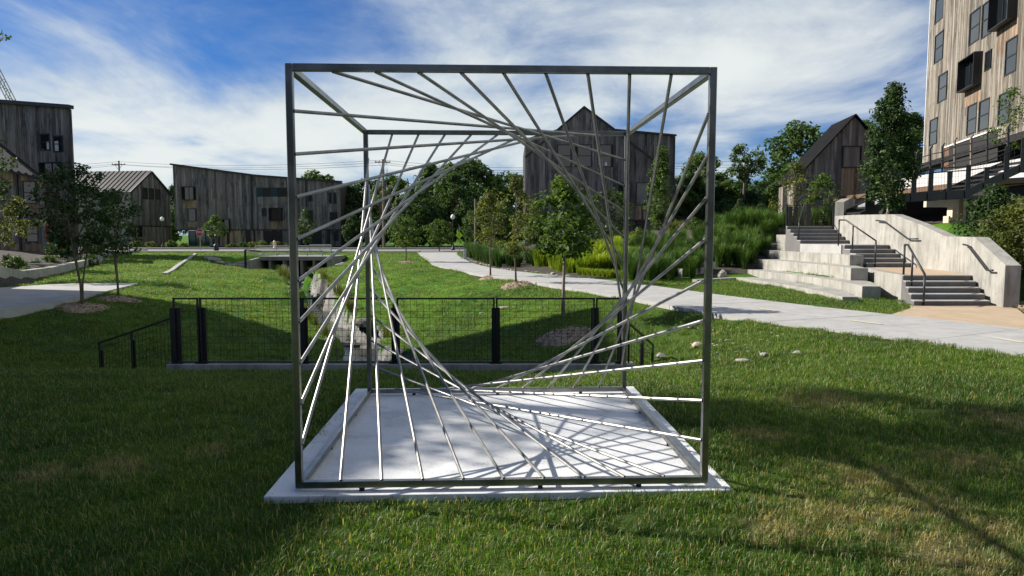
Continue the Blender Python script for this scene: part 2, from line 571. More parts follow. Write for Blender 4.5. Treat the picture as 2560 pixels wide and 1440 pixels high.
leafy('lawn_blade', blade_color, 0.46, 1.65, 0.42, 0.55)
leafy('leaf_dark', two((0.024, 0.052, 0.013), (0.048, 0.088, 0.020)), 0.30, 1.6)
leafy('leaf_mid', two((0.050, 0.098, 0.017), (0.085, 0.142, 0.024)), 0.40, 1.5)
leafy('leaf_olive', two((0.080, 0.102, 0.022), (0.125, 0.145, 0.030)), 0.40, 1.4)
leafy('leaf_far', two((0.040, 0.085, 0.019), (0.090, 0.145, 0.030), 0.25), 0.38, 1.5)
leafy('leaf_far_dark', two((0.030, 0.068, 0.020), (0.066, 0.116, 0.030), 0.3), 0.36, 1.5)
leafy('reed', two((0.032, 0.075, 0.014), (0.060, 0.125, 0.022), 0.8), 0.38, 1.5, 0.5)
leafy('reed_tall', two((0.045, 0.100, 0.018), (0.080, 0.150, 0.028), 0.8), 0.35, 1.5, 0.5)
leafy('lime_leaf', two((0.15, 0.245, 0.020), (0.26, 0.34, 0.03), 1.2), 0.5, 1.3, 0.5, 0.55)
leafy('mulch_chip', two((0.24, 0.17, 0.11), (0.42, 0.32, 0.22), 8), 0.0, 1.0, 0.9, 0.45)

# ================================================================== THE GROUND
CREEK_Y = np.array([10.5, 11.5, 14.0, 17.0, 18.7, 20.5, 23.0, 26.0, 30.0, 35.0, 40.0, 45.0, 52.0])
CREEK_X = np.array([-1.9, -2.0, -2.7, -3.6, -4.3, -5.2, -6.5, -7.5, -8.9, -10.9, -12.7, -14.4, -15.2])
PN = np.array([(9.0, 3.9), (7.6, 6.5), (6.47, 8.6), (5.2, 10.9), (4.0, 13.2), (2.9, 16.5), (1.75, 19.5), (.4, 23), (-1.26, 26.7), (-2.4, 30), (-4.0, 35), (-5.4, 43), (-7, 52), (-8.5, 61)])
PF = np.array([(11.2, 5.8), (9.9, 8.2), (8.8, 10.1), (7.9, 12.0), (6.7, 14.3), (5.5, 17.06), (4.5, 20), (3.0, 23.6), (.96, 27.3), (-.5, 30.6), (-1.9, 36), (-3.1, 44), (-4.2, 52.5), (-4.9, 61)])


def catmull(P, n):
    P = np.vstack([2 * P[0] - P[1], P, 2 * P[-1] - P[-2]])
    out = []
    for i in range(1, len(P) - 2):
        for k in range(n):
            t = k / n
            out.append(0.5 * (2 * P[i] + (P[i + 1] - P[i - 1]) * t + (2 * P[i - 1] - 5 * P[i] + 4 * P[i + 1] - P[i + 2]) * t * t
                              + (3 * P[i] - P[i - 1] - 3 * P[i + 1] + P[i + 2]) * t ** 3))
    out.append(P[-2])
    return np.array(out)


NSUB = 6
PNs, PFs = catmull(PN, NSUB), catmull(PF, NSUB)

SECT = [
    (-10, [(-60, -.03), (60, -.03)]),
    (6.2, [(-60, -.035), (3, -.035), (6, -.03)]),
    (7.0, [(-60, -.07), (2, -.075), (3.5, -.045), (6, -.03)]),
    (7.9, [(-60, -.15), (2, -.17), (3.5, -.09), (6, -.02)]),
    (9.3, [(-20, -.26), (-9, -.36), (1.5, -.40), (3.2, -.2), (4.6, -.04), (6, -.02)]),
    (10.85, [(-20, -.45), (-9, -.62), (-6, -.72), (1.9, -.72), (3.0, -.45), (4.2, -.07), (6, -.02)]),
    (11.15, [(-20, -.45), (-10, -.62), (-7.5, -.93), (-5.5, -1.0), (-3, -1.2), (-1, -1.2), (1.9, -1.0), (2.7, -.8), (3.4, -.33), (4.2, -.05), (6, -.02)]),
    (12.5, [(-20, -.3), (-13, -.35), (-10, -.62), (-7.5, -.88), (-5, -1.1), (-3, -1.25), (-1.2, -1.2), (1, -1.0), (2.6, -.75), (3.5, -.3), (4.3, -.03)]),
    (14.0, [(-20, -.16), (-13, -.16), (-11.3, -.3), (-10.2, -.52), (-7.5, -.82), (-3.8, -1.4), (-1.7, -1.4), (-.6, -1.05), (1, -.75), (2.8, -.35), (3.8, -.03)]),
    (17.0, [(-20, -.12), (-12.4, -.13), (-10.8, -.24), (-8, -.55), (-4.7, -1.35), (-2.6, -1.4), (-.7, -.85), (1.2, -.32), (2.8, -.03)]),
    (19.0, [(-20, -.10), (-12.4, -.12), (-9, -.4), (-5.6, -1.2), (-3.4, -1.35), (-.9, -.75), (1, -.22), (2.2, -.03)]),
    (23.0, [(-14, -.10), (-11, -.22), (-7.6, -.85), (-5.4, -1.1), (-3, -.55), (-1, -.2), (.4, -.03)]),
    (30.0, [(-18, -.06), (-14, -.14), (-11, -.36), (-10, -.55), (-8, -.55), (-7, -.38), (-4.5, -.12), (-2, -.03)]),
    (38.0, [(-25, -.03), (-18, -.08), (-14.2, -.42), (-11.2, -.42), (-8.6, -.15), (-5, -.03)]),
    (41.0, [(-25, -.03), (-19, -.08), (-16.0, -.5), (-15.2, -1.2), (-12.0, -1.2), (-11.2, -.5), (-9, -.12), (-5, -.03)]),
    (44.0, [(-25, -.03), (-20.0, -.1), (-18.2, -.5), (-17.4, -1.4), (-12.4, -1.4), (-11.6, -.5), (-9, -.1), (-6, -.03)]),
    (51.6, [(-25, -.03), (-20.6, -.1), (-19.6, -1.45), (-12.9, -1.45), (-12.3, -.3), (-10, -.05), (-6, -.03)]),
    (52.0, [(-60, -.03), (60, -.03)]),
    (4000, [(-60, -.03), (60, -.03)]),
]


def G(x, y, channel=True):
    x, y = np.broadcast_arrays(np.asarray(x, float), np.asarray(y, float))
    ys = [s[0] for s in SECT]
    prof = np.stack([np.interp(x, [p[0] for p in s[1]], [p[1] for p in s[1]]) for s in SECT])
    i = np.clip(np.searchsorted(ys, y) - 1, 0, len(ys) - 2)
    ya, yb = np.array(ys)[i], np.array(ys)[i + 1]
    t = np.clip((y - ya) / (yb - ya), 0, 1)
    t = t * t * (3 - 2 * t) * 0.5 + t * 0.5
    z0 = np.take_along_axis(prof, i[None], 0)[0]
    z1 = np.take_along_axis(prof, (i + 1)[None], 0)[0]
    z = z0 * (1 - t) + z1 * t
    # gentle unevenness
    z = z + 0.018 * np.sin(1.3 * x + 0.7 * y) * np.cos(0.9 * y - 0.4 * x) + 0.010 * np.sin(3.1 * x + 1.0) * np.sin(2.7 * y)
    # bank and terrace on the right
    o = np.argsort(PFs[:, 1])
    xf = np.interp(y, PFs[o, 1], PFs[o, 0])
    dist = x - xf
    up = 1.15 * sstep(1.0, 9.0, dist) * sstep(22, 30, y)
    up = np.maximum(up, 1.88 * sstep(6.6, 10.4, x) * sstep(26.6, 29.6, y))
    # bank between the seat tiers
    tier = np.interp(x, [7.7, 8.3, 8.9, 9.5, 10.1, 10.4], [0, 0.0, 0.10, 0.40, 0.62, 0.8]) * sstep(17.4, 20.6, y) * sstep(7.6, 8.2, x)
    up = np.maximum(up, np.where(x < 10.35, tier, 0))
    up = np.maximum(up, sstep(10.9, 13.0, x - 0.1 * (y - 14)) * (0.25 + 1.7 * sstep(15, 22, y)) * sstep(12.2, 15, y))
    up = np.maximum(up, 2.6 * sstep(15, 20, x) * sstep(18, 26, y))
    z = z + up
    # the raised planting bed on the left
    bed = 0.30 * sstep(0.0, 0.5, (-15.9 - 0.47 * (y - 21.5)) - x) * sstep(19, 21, y) * sstep(47, 43, y)
    z = z + bed + 0.45 * sstep(-21, -27, x + 0.35 * (y - 30)) * sstep(24, 30, y) * sstep(60, 48, y)
    # flatten under the concrete pad and the paths
    if channel:
        cx = np.interp(y, CREEK_Y, CREEK_X) + 0.18 * np.sin(1.7 * y) + 0.08 * np.sin(4.1 * y + 1)
        d = np.abs(x - cx)
        bedz = -1.85 + 0.009 * (y - 17)
        w = 0.62 + 0.14 * np.sin(2.3 * y + 0.5) + 0.10 * np.sin(0.9 * y)
        k = sstep(w, w + 0.30 + 0.08 * np.sin(3.3 * y), d)
        zc = bedz * (1 - k) + z * k
        z = np.where((y > 11.2) & (y < 51.4), zc, z)
    return z


def gz(x, y):
    return float(G(np.array([x]), np.array([y]))[0])


gy = np.concatenate([np.arange(-6, 2.5, 0.5), np.arange(2.5, 13, 0.12), np.arange(13, 26, 0.2), np.arange(26, 53, 0.4), np.arange(53, 80, 1.5), np.array([82, 90, 100, 120, 160, 250, 500, 1200, 3500])])
gx = np.concatenate([-np.array([3000, 1000, 400, 200, 120, 80, 60, 50, 42, 36, 32]), np.arange(-29, -14, 0.5), np.arange(-14, 13.6, 0.14), np.arange(14, 30, 0.6), np.array([32, 36, 42, 50, 60, 80, 120, 200, 400, 1000, 3000])])
GX, GY = np.meshgrid(gx, gy)
GZ = G(GX, GY)
nx, ny = len(gx), len(gy)
# ground stays clear of the paved strips (they have their own slabs)


def poly_mask(poly, X, Y):
    ins = np.zeros(X.shape, bool)
    n = len(poly)
    for i in range(n):
        x1, y1 = poly[i]
        x2, y2 = poly[(i + 1) % n]
        c = ((y1 > Y) != (y2 > Y))
        with np.errstate(divide='ignore', invalid='ignore'):
            xi = (x2 - x1) * (Y - y1) / (y2 - y1) + x1
        ins ^= c & (X < xi)
    return ins


PATH_POLY = [tuple(p) for p in PNs] + [tuple(p) for p in PFs[::-1]]
PLAZA_POLY = [(7.25, 13.0), (7.9, 12.0), (8.8, 10.1), (9.9, 8.2), (11.0, 9.0), (10.25, 10.6), (9.45, 12.3), (10.6, 14.2), (10.6, 14.9), (8.75, 14.9), (8.45, 14.3)]
LEFT_POLY = [(-12.3, 22.7), (-15.6, 23.3), (-17.5, 21.6), (-26, 20.4), (-26, 12.2), (-15, 13.9), (-11.0, 14.9), (-13.0, 19.2)]
lp = [gnd(p[0], p[1], -0.10) for p in ((-260, 822), (-60, 786), (0, 775), (60, 768), (130, 757), (195, 744), (260, 729), (345, 708.5), (300, 707.5), (205, 708), (120, 711), (0, 719), (-150, 727), (-260, 732))]
LEFT_POLY = [(p.x, p.y) for p in lp]
STAIR_POLY = [(8.7, 14.7), (10.5, 14.4), (11.7, 18.2), (12.0, 25.6), (10.1, 25.6), (10.25, 20), (9.4, 17.5)]
GZ = np.where(poly_mask(STAIR_POLY, GX, GY), np.minimum(GZ, -0.1), GZ)
inpath = poly_mask(PATH_POLY, GX, GY) | poly_mask(PLAZA_POLY, GX, GY)
GZ = np.where(inpath, np.minimum(GZ, -0.05), GZ)
inleft = np.zeros(GX.shape, bool)
for ddx in (-.3, 0, .3):
    for ddy in (-.15, 0, .15):
        inleft |= poly_mask(LEFT_POLY, GX + ddx, GY + ddy)
GZ = np.where(inleft, np.minimum(GZ, -0.15), GZ)
idx = np.arange(nx * ny).reshape(ny, nx)
F = np.stack([idx[:-1, :-1], idx[:-1, 1:], idx[1:, 1:], idx[1:, :-1]], -1).reshape(-1, 4)
V = np.stack([GX, GY, GZ], -1).reshape(-1, 3)
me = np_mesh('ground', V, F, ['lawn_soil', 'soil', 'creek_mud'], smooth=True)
cxs = np.interp(GY, CREEK_Y, CREEK_X)
soilmask = (GZ < -1.66) & (GY > 11.2)
bedm = (GX < -15.9 - 0.47 * (GY - 21.5)) & (GY > 21) & (GY < 44) & (GX > -40)
oo = np.argsort(PFs[:, 1])
bankm = (GX > np.interp(GY, PFs[oo, 1], PFs[oo, 0]) + 0.1) & (GY > 24.2) & (GY < 60) & (GX < 34)
fm = (soilmask | bedm | bankm)[:-1, :-1].reshape(-1)
fmud = (soilmask)[:-1, :-1].reshape(-1)
me.polygons.foreach_set('material_index', np.where(fmud, 2, fm.astype(np.int32)).astype(np.int32))
link('ground', me, kind='structure')

# creek water
mb = MB()
ys = np.arange(11.3, 51.4, 0.35)
vs = []
for y in ys:
    c = float(np.interp(y, CREEK_Y, CREEK_X) + 0.18 * math.sin(1.7 * y) + 0.08 * math.sin(4.1 * y + 1))
    z = -1.85 + 0.009 * (y - 17) + 0.10
    ww = 1.0 + 2.2 * float(sstep(43.5, 46.5, y))
    vs += [(c - ww, y, z), (c + ww, y, z)]
mb.add(vs, [(2 * i, 2 * i + 1, 2 * i + 3, 2 * i + 2) for i in range(len(ys) - 1)])
obj('creek', mb, 'water', kind='structure', smooth=True)


# ---------------- main path: slabs between joints
mb = MB()
n = len(PNs)
mb.add([(p[0], p[1], -0.035) for p in PNs] + [(p[0], p[1], -0.035) for p in PFs], [(i, n + i, n + i + 1, i + 1) for i in range(n - 1)])
for i in range(len(mb.f)):
    mb.f[i] = tuple(reversed(mb.f[i])) if False else mb.f[i]
path = obj('path', mb, 'concrete_dark', kind='structure', base=(0, 0, 0))
for k in range(0, n - 1, 3):
    a, b = k, min(k + 3, n - 1)
    pn, pf = PNs[a:b + 1].copy(), PFs[a:b + 1].copy()
    for P in (pn, pf):                        # sawn joint between slabs
        d0 = (P[1] - P[0]) / np.linalg.norm(P[1] - P[0])
        d1 = (P[-1] - P[-2]) / np.linalg.norm(P[-1] - P[-2])
        P[0] += d0 * 0.008
        P[-1] -= d1 * 0.008
    poly = [tuple(p) for p in pn] + [tuple(p) for p in pf[::-1]]
    poly = poly[::-1]
    if sum((poly[i][0] * poly[(i + 1) % len(poly)][1] - poly[(i + 1) % len(poly)][0] * poly[i][1]) for i in range(len(poly))) < 0:
        poly = poly[::-1]
    obj('slab', MB().prism(poly, -0.10, random.uniform(-0.002, 0.002)), 'concrete_path', parent=path)
for (pa, pb) in (((2475, 843), (2560, 857)), ((2125, 801), (2205, 811)), ((1895, 771), (1945, 778)), ((1655, 731), (1690, 736)), ((2780, 886), (2900, 902)), ((1520, 712), (1545, 715)), ((1400, 694), (1416, 696.5))):
    a, b = gnd(*pa), gnd(*pb)
    d = (b - a).normalized()
    s = Vector((-d.y, d.x, 0)) * 0.05
    obj('painted_dash', MB().add([(q.x, q.y, 0.006) for q in (a - s, b - s, b + s, a + s)], [(0, 1, 2, 3)]), 'dash_paint', parent=path)

obj('plaza', MB().prism(PLAZA_POLY if sum((PLAZA_POLY[i][0] * PLAZA_POLY[(i + 1) % len(PLAZA_POLY)][1] - PLAZA_POLY[(i + 1) % len(PLAZA_POLY)][0] * PLAZA_POLY[i][1]) for i in range(len(PLAZA_POLY))) > 0 else PLAZA_POLY[::-1], -0.2, -0.006), 'tan_aggregate', kind='structure')
LP = LEFT_POLY
area = sum((LP[i][0] * LP[(i + 1) % len(LP)][1] - LP[(i + 1) % len(LP)][0] * LP[i][1]) for i in range(len(LP)))
obj('side_path', MB().prism(LP if area > 0 else LP[::-1], -0.3, -0.10), 'concrete_path', kind='structure')

# narrow concrete edge strip crossing the far lawn
a, b = gnd(412, 684, -0.06), gnd(489, 635, 0.0)
mb = MB()
for k in range(8):
    p, q = a.lerp(b, k / 8), a.lerp(b, (k + 1) / 8)
    p.z, q.z = gz(p.x, p.y) + 0.03, gz(q.x, q.y) + 0.03
    mb.bar(p, q, 0.20, 0.10)
obj('edge_strip', mb, 'concrete_path', label='narrow pale concrete edging strip running up the far sunny lawn', cat='edging')

# ---------------- road beyond the creek
obj('road', MB().add([(-160, 62.5, 0.0), (160, 62.5, 0.0), (160, 74.5, 0.0), (-160, 74.5, 0.0)], [(0, 1, 2, 3)]), 'asphalt', kind='structure')
mb = MB().box(-160, -8.4, 61.0, 62.5, -0.2, 0.10)
obj('near_pavement', mb, 'concrete_path', kind='structure')
mb = MB().box(-160, 160, 74.5, 77.2, -0.2, 0.13)
obj('far_pavement', mb, 'brick_paving', kind='structure')
mb = MB().box(-160, 160, 74.35, 74.497, -0.2, 0.15)
obj('kerb', mb, 'concrete_path', kind='structure')

# ================================================================== PAD AND SCULPTURE
YAW = 0.0363
ORG = Vector((0.096 * math.cos(YAW) - 4.0 * math.sin(YAW), 0.096 * math.sin(YAW) + 4.0 * math.cos(YAW), 0.0))
CY_, SY_ = math.cos(YAW), math.sin(YAW)


def s2w(x, y, z):
    return Vector((ORG.x + x * CY_ - y * SY_, ORG.y + x * SY_ + y * CY_, z))


PADX0, PADX1, PADY0, PADY1 = -1.41, 1.38, -0.075, 2.74
pad_poly = [s2w(PADX0, PADY0, 0), s2w(PADX1, PADY0, 0), s2w(PADX1, PADY1, 0), s2w(PADX0, PADY1, 0)]
obj('concrete_pad', MB().prism([(p.x, p.y) for p in pad_poly], -0.16, 0.0), 'concrete_pad', bevel=0.006,
    label='pale square concrete pad under the open cube sculpture', cat='concrete pad')

S, HS, ZB = 2.44, 2.435, 0.042
sc = thing('cube_sculpture', s2w(0, S / 2, 0.0), 'open metal cube frame strung with crossing straight metal rods on the concrete pad', 'sculpture')
TW = 0.041
e = TW / 2
x0, x1 = -S / 2, S / 2


def fbar(a, b, name='frame_tube'):
    mb = MB().bar(s2w(*a), s2w(*b), TW, TW, up=(-SY_, CY_, 0) if abs(a[1] - b[1]) < 0.1 else (0, 0, 1))
    return obj(name, mb, 'steel', parent=sc, bevel=0.004)


for y in (0, S):
    fbar((x0 + e, y, ZB), (x1 - e, y, ZB))
    fbar((x0 + e, y, ZB + HS), (x1 - e, y, ZB + HS))
    fbar((x0, y, ZB - e), (x0, y, ZB + HS + e))
    fbar((x1, y, ZB - e), (x1, y, ZB + HS + e))
for x in (x0, x1):
    for z in (ZB, ZB + HS):
        fbar((x, e, z), (x, S - e, z))


def rod(a, b):
    obj('rod', MB().tube([s2w(*a), s2w(*b)], 0.0105, 8), 'rod_steel', parent=sc, smooth=False)


ins = 0.02
for k in range(1, 10):
    t = k / 10
    rod((x0 + ins, 0.0, ZB + HS * (1 - t)), (x1 - t * S, S, ZB + HS - ins))
    rod((x0 + t * S, 0.0, ZB + HS - ins), (x1 - ins, S, ZB + HS * (1 - t)))
    rod((x1 - ins, 0.0, ZB + HS * (1 - t)), (x1 - t * S, S, ZB + ins))
    rod((x0 + t * S, 0.0, ZB + ins), (x0 + ins, S, ZB + HS * (1 - t)))
for (x, y) in ((-0.85, 0), (0.22, 0), (0.82, 0), (-0.8, S), (0.0, S), (0.8, S), (x0, 0.8), (x0, 1.7), (x1, 0.8), (x1, 1.7)):
    c = s2w(x, y, 0)
    obj('foot', MB().box(c.x - 0.014, c.x + 0.014, c.y - 0.014, c.y + 0.014, 0.001, ZB - e - 0.001), 'rubber', parent=sc)

# ================================================================== NEAR HEADWALL AND ITS FENCE
YF = 11.05
hw = MB()
hw.box(-5.62, 2.0, YF - 0.14, YF + 0.14, -2.3, -0.57)
obj('headwall', hw, 'concrete_wall', label='low concrete headwall carrying the black mesh fence above the creek', cat='wall', bevel=0.01)
wings = []
for (a, b, zb) in (((-5.64, YF - 0.02), (-7.5, YF + 1.2), (-0.72, -1.25)), ((2.02, YF - 0.02), (2.62, YF + 1.15), (-0.72, -1.25))):
    pass

fence = thing('mesh_fence', (-1.8, YF, -0.57), 'black steel fence of wire mesh panels along the concrete headwall', 'fence')


def fx(px):
    return at(px, 800, YF).x


posts = [(425, 452), (495, 515), (749, 769), (978, 999), (1229, 1250), (1477, 1497), (1543, 1560)]
ztop_p, zbase, ztop = at(1280, 769, YF).z, -0.57, at(1280, 746, YF).z
for (pa, pb) in posts:
    xa, xb = fx(pa), fx(pb)
    mb = MB().box(xa, xb, YF - 0.012, YF + 0.012, zbase + 0.012, ztop_p)
    mb.box((xa + xb) / 2 - 0.008, (xa + xb) / 2 + 0.008, YF + 0.0125, YF + 0.06, zbase + 0.012, ztop_p - 0.03)
    mb.box(xa - 0.03, xb + 0.03, YF - 0.09, YF + 0.09, zbase + 0.0005, zbase + 0.0115)
    obj('post', mb, 'black_steel', parent=fence)


def mesh_panel(parent, a, b, zt0, zt1, zb0, zb1, wire=0.0034, sp=0.10, fr=0.028):
    """framed panel from plan point a to b, top and bottom heights at each end"""
    a, b = Vector((a[0], a[1], 0)), Vector((b[0], b[1], 0))
    L = (b - a).length
    P = lambda s, z: Vector((a.x + (b.x - a.x) * s / L, a.y + (b.y - a.y) * s / L, z))
    zt = lambda s: zt0 + (zt1 - zt0) * s / L
    zb = lambda s: zb0 + (zb1 - zb0) * s / L
    mb = MB()
    up = (b - a).normalized().cross(Vector((0, 0, 1)))
    mb.bar(P(0, zt(0)), P(L, zt(L)), fr, fr, up)
    mb.bar(P(0, zb(0)), P(L, zb(L)), fr, fr, up)
    for s in (0, L):
        mb.bar(P(s, zb(s) - fr / 2), P(s, zt(s) + fr / 2), fr, fr, up)
    f = obj('panel_frame', mb, 'black_steel', parent=parent)
    mb = MB()
    n = max(1, int(L / sp))
    for k in range(1, n):
        s = L * k / n
        mb.tube([P(s, zb(s)), P(s, zt(s))], wire, 4, cap=False)
    n2 = max(1, int((zt0 - zb0) / sp))
    for k in range(1, n2):
        t = k / n2
        mb.tube([P(0, zb0 + (zt0 - zb0) * t), P(L, zb1 + (zt1 - zb1) * t)], wire, 4, cap=False)
    obj('wire_mesh', mb, 'black_steel', parent=f)
    return f


zlow = at(1280, 904, YF).z
for (pa, pb) in ((438, 497), (504, 755), (760, 985), (995, 1235), (1242, 1484), (1491, 1550)):
    mesh_panel(fence, (fx(pa), YF - 0.03), (fx(pb), YF - 0.03), ztop, ztop, zlow, zlow)

for (name_l, pts) in (('lower black mesh fence stepping down the slope left of the headwall', [(at(430, 795, YF + .05), -.72), (at(330, 830, YF + 0.65), -.95), (at(250, 857, YF + 1.15), -1.15)]),
                      ('short black mesh fence sloping down right of the headwall', [(at(1572, 808, YF + .05), -.72), (at(1606, 838, YF + 0.55), -.95), (at(1632, 862, YF + 1.1), -1.15)])):
    p0 = pts[0][0]
    w = thing('wing_fence', (p0.x, p0.y, -1.0), name_l, 'fence')
    sgn = 1 if pts[1][0].x > p0.x else -1
    for i, (p, zb_) in enumerate(pts):
        if i == 0:
            continue
        mb = MB()
        d = (Vector((pts[i][0].x, pts[i][0].y, 0)) - Vector((pts[i - 1][0].x, pts[i - 1][0].y, 0))).normalized() * 0.055
        zg = min(zb_, gz(p.x, p.y)) - 0.1
        mb.bar((p.x, p.y + .02, zg), (p.x, p.y + .02, p.z - 0.13), 0.024, 0.11, up=d)
        obj('post', mb, 'black_steel', parent=w)
    for i in range(len(pts) - 1):
        (p, zp), (q, zq) = pts[i], pts[i + 1]
        mesh_panel(w, (p.x, p.y - .02), (q.x, q.y - .02), p.z, q.z, p.z - 0.92, q.z - 0.92)

# ================================================================== STAIRS, SEAT TIERS, SIDE WALL
def step_flight(label, pl, pr, ql, qr, z0, z1, n=5):
    """flight from front line pl-pr at z0 to top riser line ql-qr; z1 is the landing height"""
    pl, pr, ql, qr = (Vector((p[0], p[1], 0)) for p in (pl, pr, ql, qr))
    root = thing('concrete_stairs', ((pl.x + pr.x) / 2, (pl.y + pr.y) / 2, z0), label, 'stairs')
    h = (z1 - z0) / n
    for i in range(n):
        t = i / (n - 1)
        a, b = pl.lerp(ql, t), pr.lerp(qr, t)
        t2 = (i + 1) / (n - 1)
        c, d = pl.lerp(ql, t2), pr.lerp(qr, t2)
        if i == n - 1:
            c, d = a + (ql - pl) * 0.1, b + (qr - pr) * 0.1
        poly = [(a.x, a.y), (b.x, b.y), (d.x, d.y), (c.x, c.y)]
        # riser body with shade put into its colour, then a nosing slab a little proud of it
        st_ = obj('step', MB().prism(poly, z0 - 0.3, z0 + h * (i + 1) - 0.022), 'shaded_riser', parent=root)
        f_ = (Vector((a.x - c.x, a.y - c.y, 0))).normalized() * 0.02
        obj('tread', MB().prism([(a.x + f_.x, a.y + f_.y), (b.x + f_.x, b.y + f_.y), (d.x, d.y), (c.x, c.y)], z0 + h * (i + 1) - 0.021, z0 + h * (i + 1)), 'concrete_path', parent=st_)
    return root


Z1, Z2, Z3 = 0.584, 1.224, 1.86
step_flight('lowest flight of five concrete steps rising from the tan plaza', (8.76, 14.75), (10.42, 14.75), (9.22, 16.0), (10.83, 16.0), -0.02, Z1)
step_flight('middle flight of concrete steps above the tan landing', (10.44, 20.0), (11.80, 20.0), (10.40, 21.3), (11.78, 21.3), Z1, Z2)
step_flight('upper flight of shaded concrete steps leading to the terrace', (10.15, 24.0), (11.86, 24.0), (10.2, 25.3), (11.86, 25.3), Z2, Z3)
land = thing('landing', (10, 18, 0), 'tan landing with concrete edge between the two lower flights of steps', 'landing')
lpoly = [(9.26, 16.12), (10.86, 16.12), (11.62, 18.4), (11.80, 20.0), (10.43, 20.0), (9.65, 17.9)]
obj('edge_wall', MB().prism(lpoly, -0.4, Z1 - 0.004), 'concrete_wall', parent=land)
obj('paving', MB().add([(9.42, 16.14, Z1), (10.84, 16.14, Z1), (11.6, 18.4, Z1), (11.78, 19.99, Z1), (10.60, 19.99, Z1), (9.82, 17.9, Z1)], [(0, 1, 2, 3, 4, 5)]), 'tan_aggregate', parent=land)
land2 = thing('landing', (11, 23, 1), 'upper concrete landing beside the topmost flight of steps', 'landing')
obj('paving', MB().prism([(10.36, 21.44), (11.79, 21.44), (11.86, 24.0), (10.15, 24.0)], 0.2, Z2), 'concrete_path', parent=land2)


def ribbon(pts, thick, tops, bot):
    """wall along plan pts (front face on the -x side), thick to the +x side, per-point top heights"""
    mb = MB()
    P = [Vector((p[0], p[1], 0)) for p in pts]
    n = len(P)
    Nn = []
    for i in range(n):
        d = (P[min(i + 1, n - 1)] - P[max(i - 1, 0)]).normalized()
        Nn.append(Vector((d.y, -d.x, 0)))
    bots = [bot] * n if np.isscalar(bot) else bot
    vs = []
    for i in range(n):
        q = P[i] + Nn[i] * (thick if np.isscalar(thick) else thick[i])
        vs += [(P[i].x, P[i].y, bots[i]), (q.x, q.y, bots[i]), (q.x, q.y, tops[i]), (P[i].x, P[i].y, tops[i])]
    fs = [(0, 1, 2, 3)]
    for i in range(n - 1):
        o = 4 * i
        fs += [(o, o + 3, o + 7, o + 4), (o + 1, o + 5, o + 6, o + 2), (o + 2, o + 6, o + 7, o + 3), (o, o + 4, o + 5, o + 1)]
    o = 4 * (n - 1)
    fs.append((o + 3, o + 2, o + 1, o))
    mb.add(vs, fs)
    return mb


wall_pts = [(10.45, 14.4), (10.85, 16.0), (11.25, 17.2), (11.57, 18.2), (11.72, 19.6), (11.81, 21.2), (11.88, 23.8), (11.9, 25.2)]
wall_top = [0.89, 1.478, 1.485, 1.49, 1.83, 2.17, 2.23, 2.23]
sw = thing('stair_wall', (11.2, 17, -0.1), 'stepped concrete wall with sloping top along the right of the stairs', 'wall')
obj('wall_body', ribbon(wall_pts, 0.30, wall_top, -0.3), 'concrete_wall', parent=sw, bevel=0.008)
for (px, py) in ((2155, 570), (2155, 590), (2190, 565), (2225, 590), (2260, 580), (2300, 620), (2340, 610), (2340, 650), (2390, 640), (2420, 670), (2460, 640), (2460, 700), (2490, 690), (2490, 735), (2275, 640)):
    # form-tie holes: small recessed-looking plugs on the wall face
    d = ray(px, py)
    best = None
    for i in range(len(wall_pts) - 1):
        a, b = Vector(wall_pts[i]), Vector(wall_pts[i + 1])
        ux, uy = b.x - a.x, b.y - a.y
        det = d.x * (-uy) - d.y * (-ux)
        if abs(det) < 1e-9:
            continue
        t = (a.x * (-uy) - a.y * (-ux)) / det
        s = (d.x * a.y - d.y * a.x) / det
        if 0 <= s <= 1 and t > 0:
            best = (Vector((d.x * t, d.y * t, HCAM + d.z * t)), Vector((-uy, ux, 0)).normalized())
    if best:
        p_, n_ = best
        obj('tie_plug', MB().tube([p_ - n_ * 0.01, p_ + n_ * 0.003], 0.02, 8), 'concrete_dark', parent=sw)
obj('return_wall', ribbon([(11.92, 25.25), (12.9, 26.8), (13.6, 27.8)], 0.3, [2.75, 2.95, 2.98], 1.0), 'concrete_wall', cat='wall',
    label='tall pale concrete wall end standing above the upper landing')

# seat tiers: long concrete blocks facing left
tiers = thing('concrete_seating', (9, 20, -0.1), 'curved stepped concrete seat tiers beside the stairs', 'seating')
TD = [([(7.78, 15.95), (7.98, 18.0), (7.98, 20.5), (7.6, 23.4)], 0.08, -0.5, 0.36), ([(8.52, 16.5), (8.80, 18.2), (8.82, 21.0), (8.5, 24.5)], 0.29, -0.5, 0.42),
      ([(9.28, 18.6), (9.40, 20.0), (9.38, 22.5), (9.2, 25.4)], 0.63, -0.3, 0.45), ([(9.98, 20.1), (10.05, 22.0), (10.0, 27.2)], 0.94, -0.2, 0.40),
      ([(10.42, 21.7), (10.5, 24.0), (10.45, 27.8)], 1.205, 0.0, 0.36), ([(10.82, 25.4), (10.85, 28.0)], 1.545, 0.3, 0.34)]
for (pts, zt_, zb_, th) in TD:
    P = catmull(np.array(pts), 4) if len(pts) > 2 else np.array(pts)
    obj('tier', ribbon([tuple(p) for p in P], [th + 0.42 * float(sstep(0, 2.2, p[1] - P[0][1])) for p in P], [zt_] * len(P), zb_), 'concrete_wall', parent=tiers, bevel=0.008)
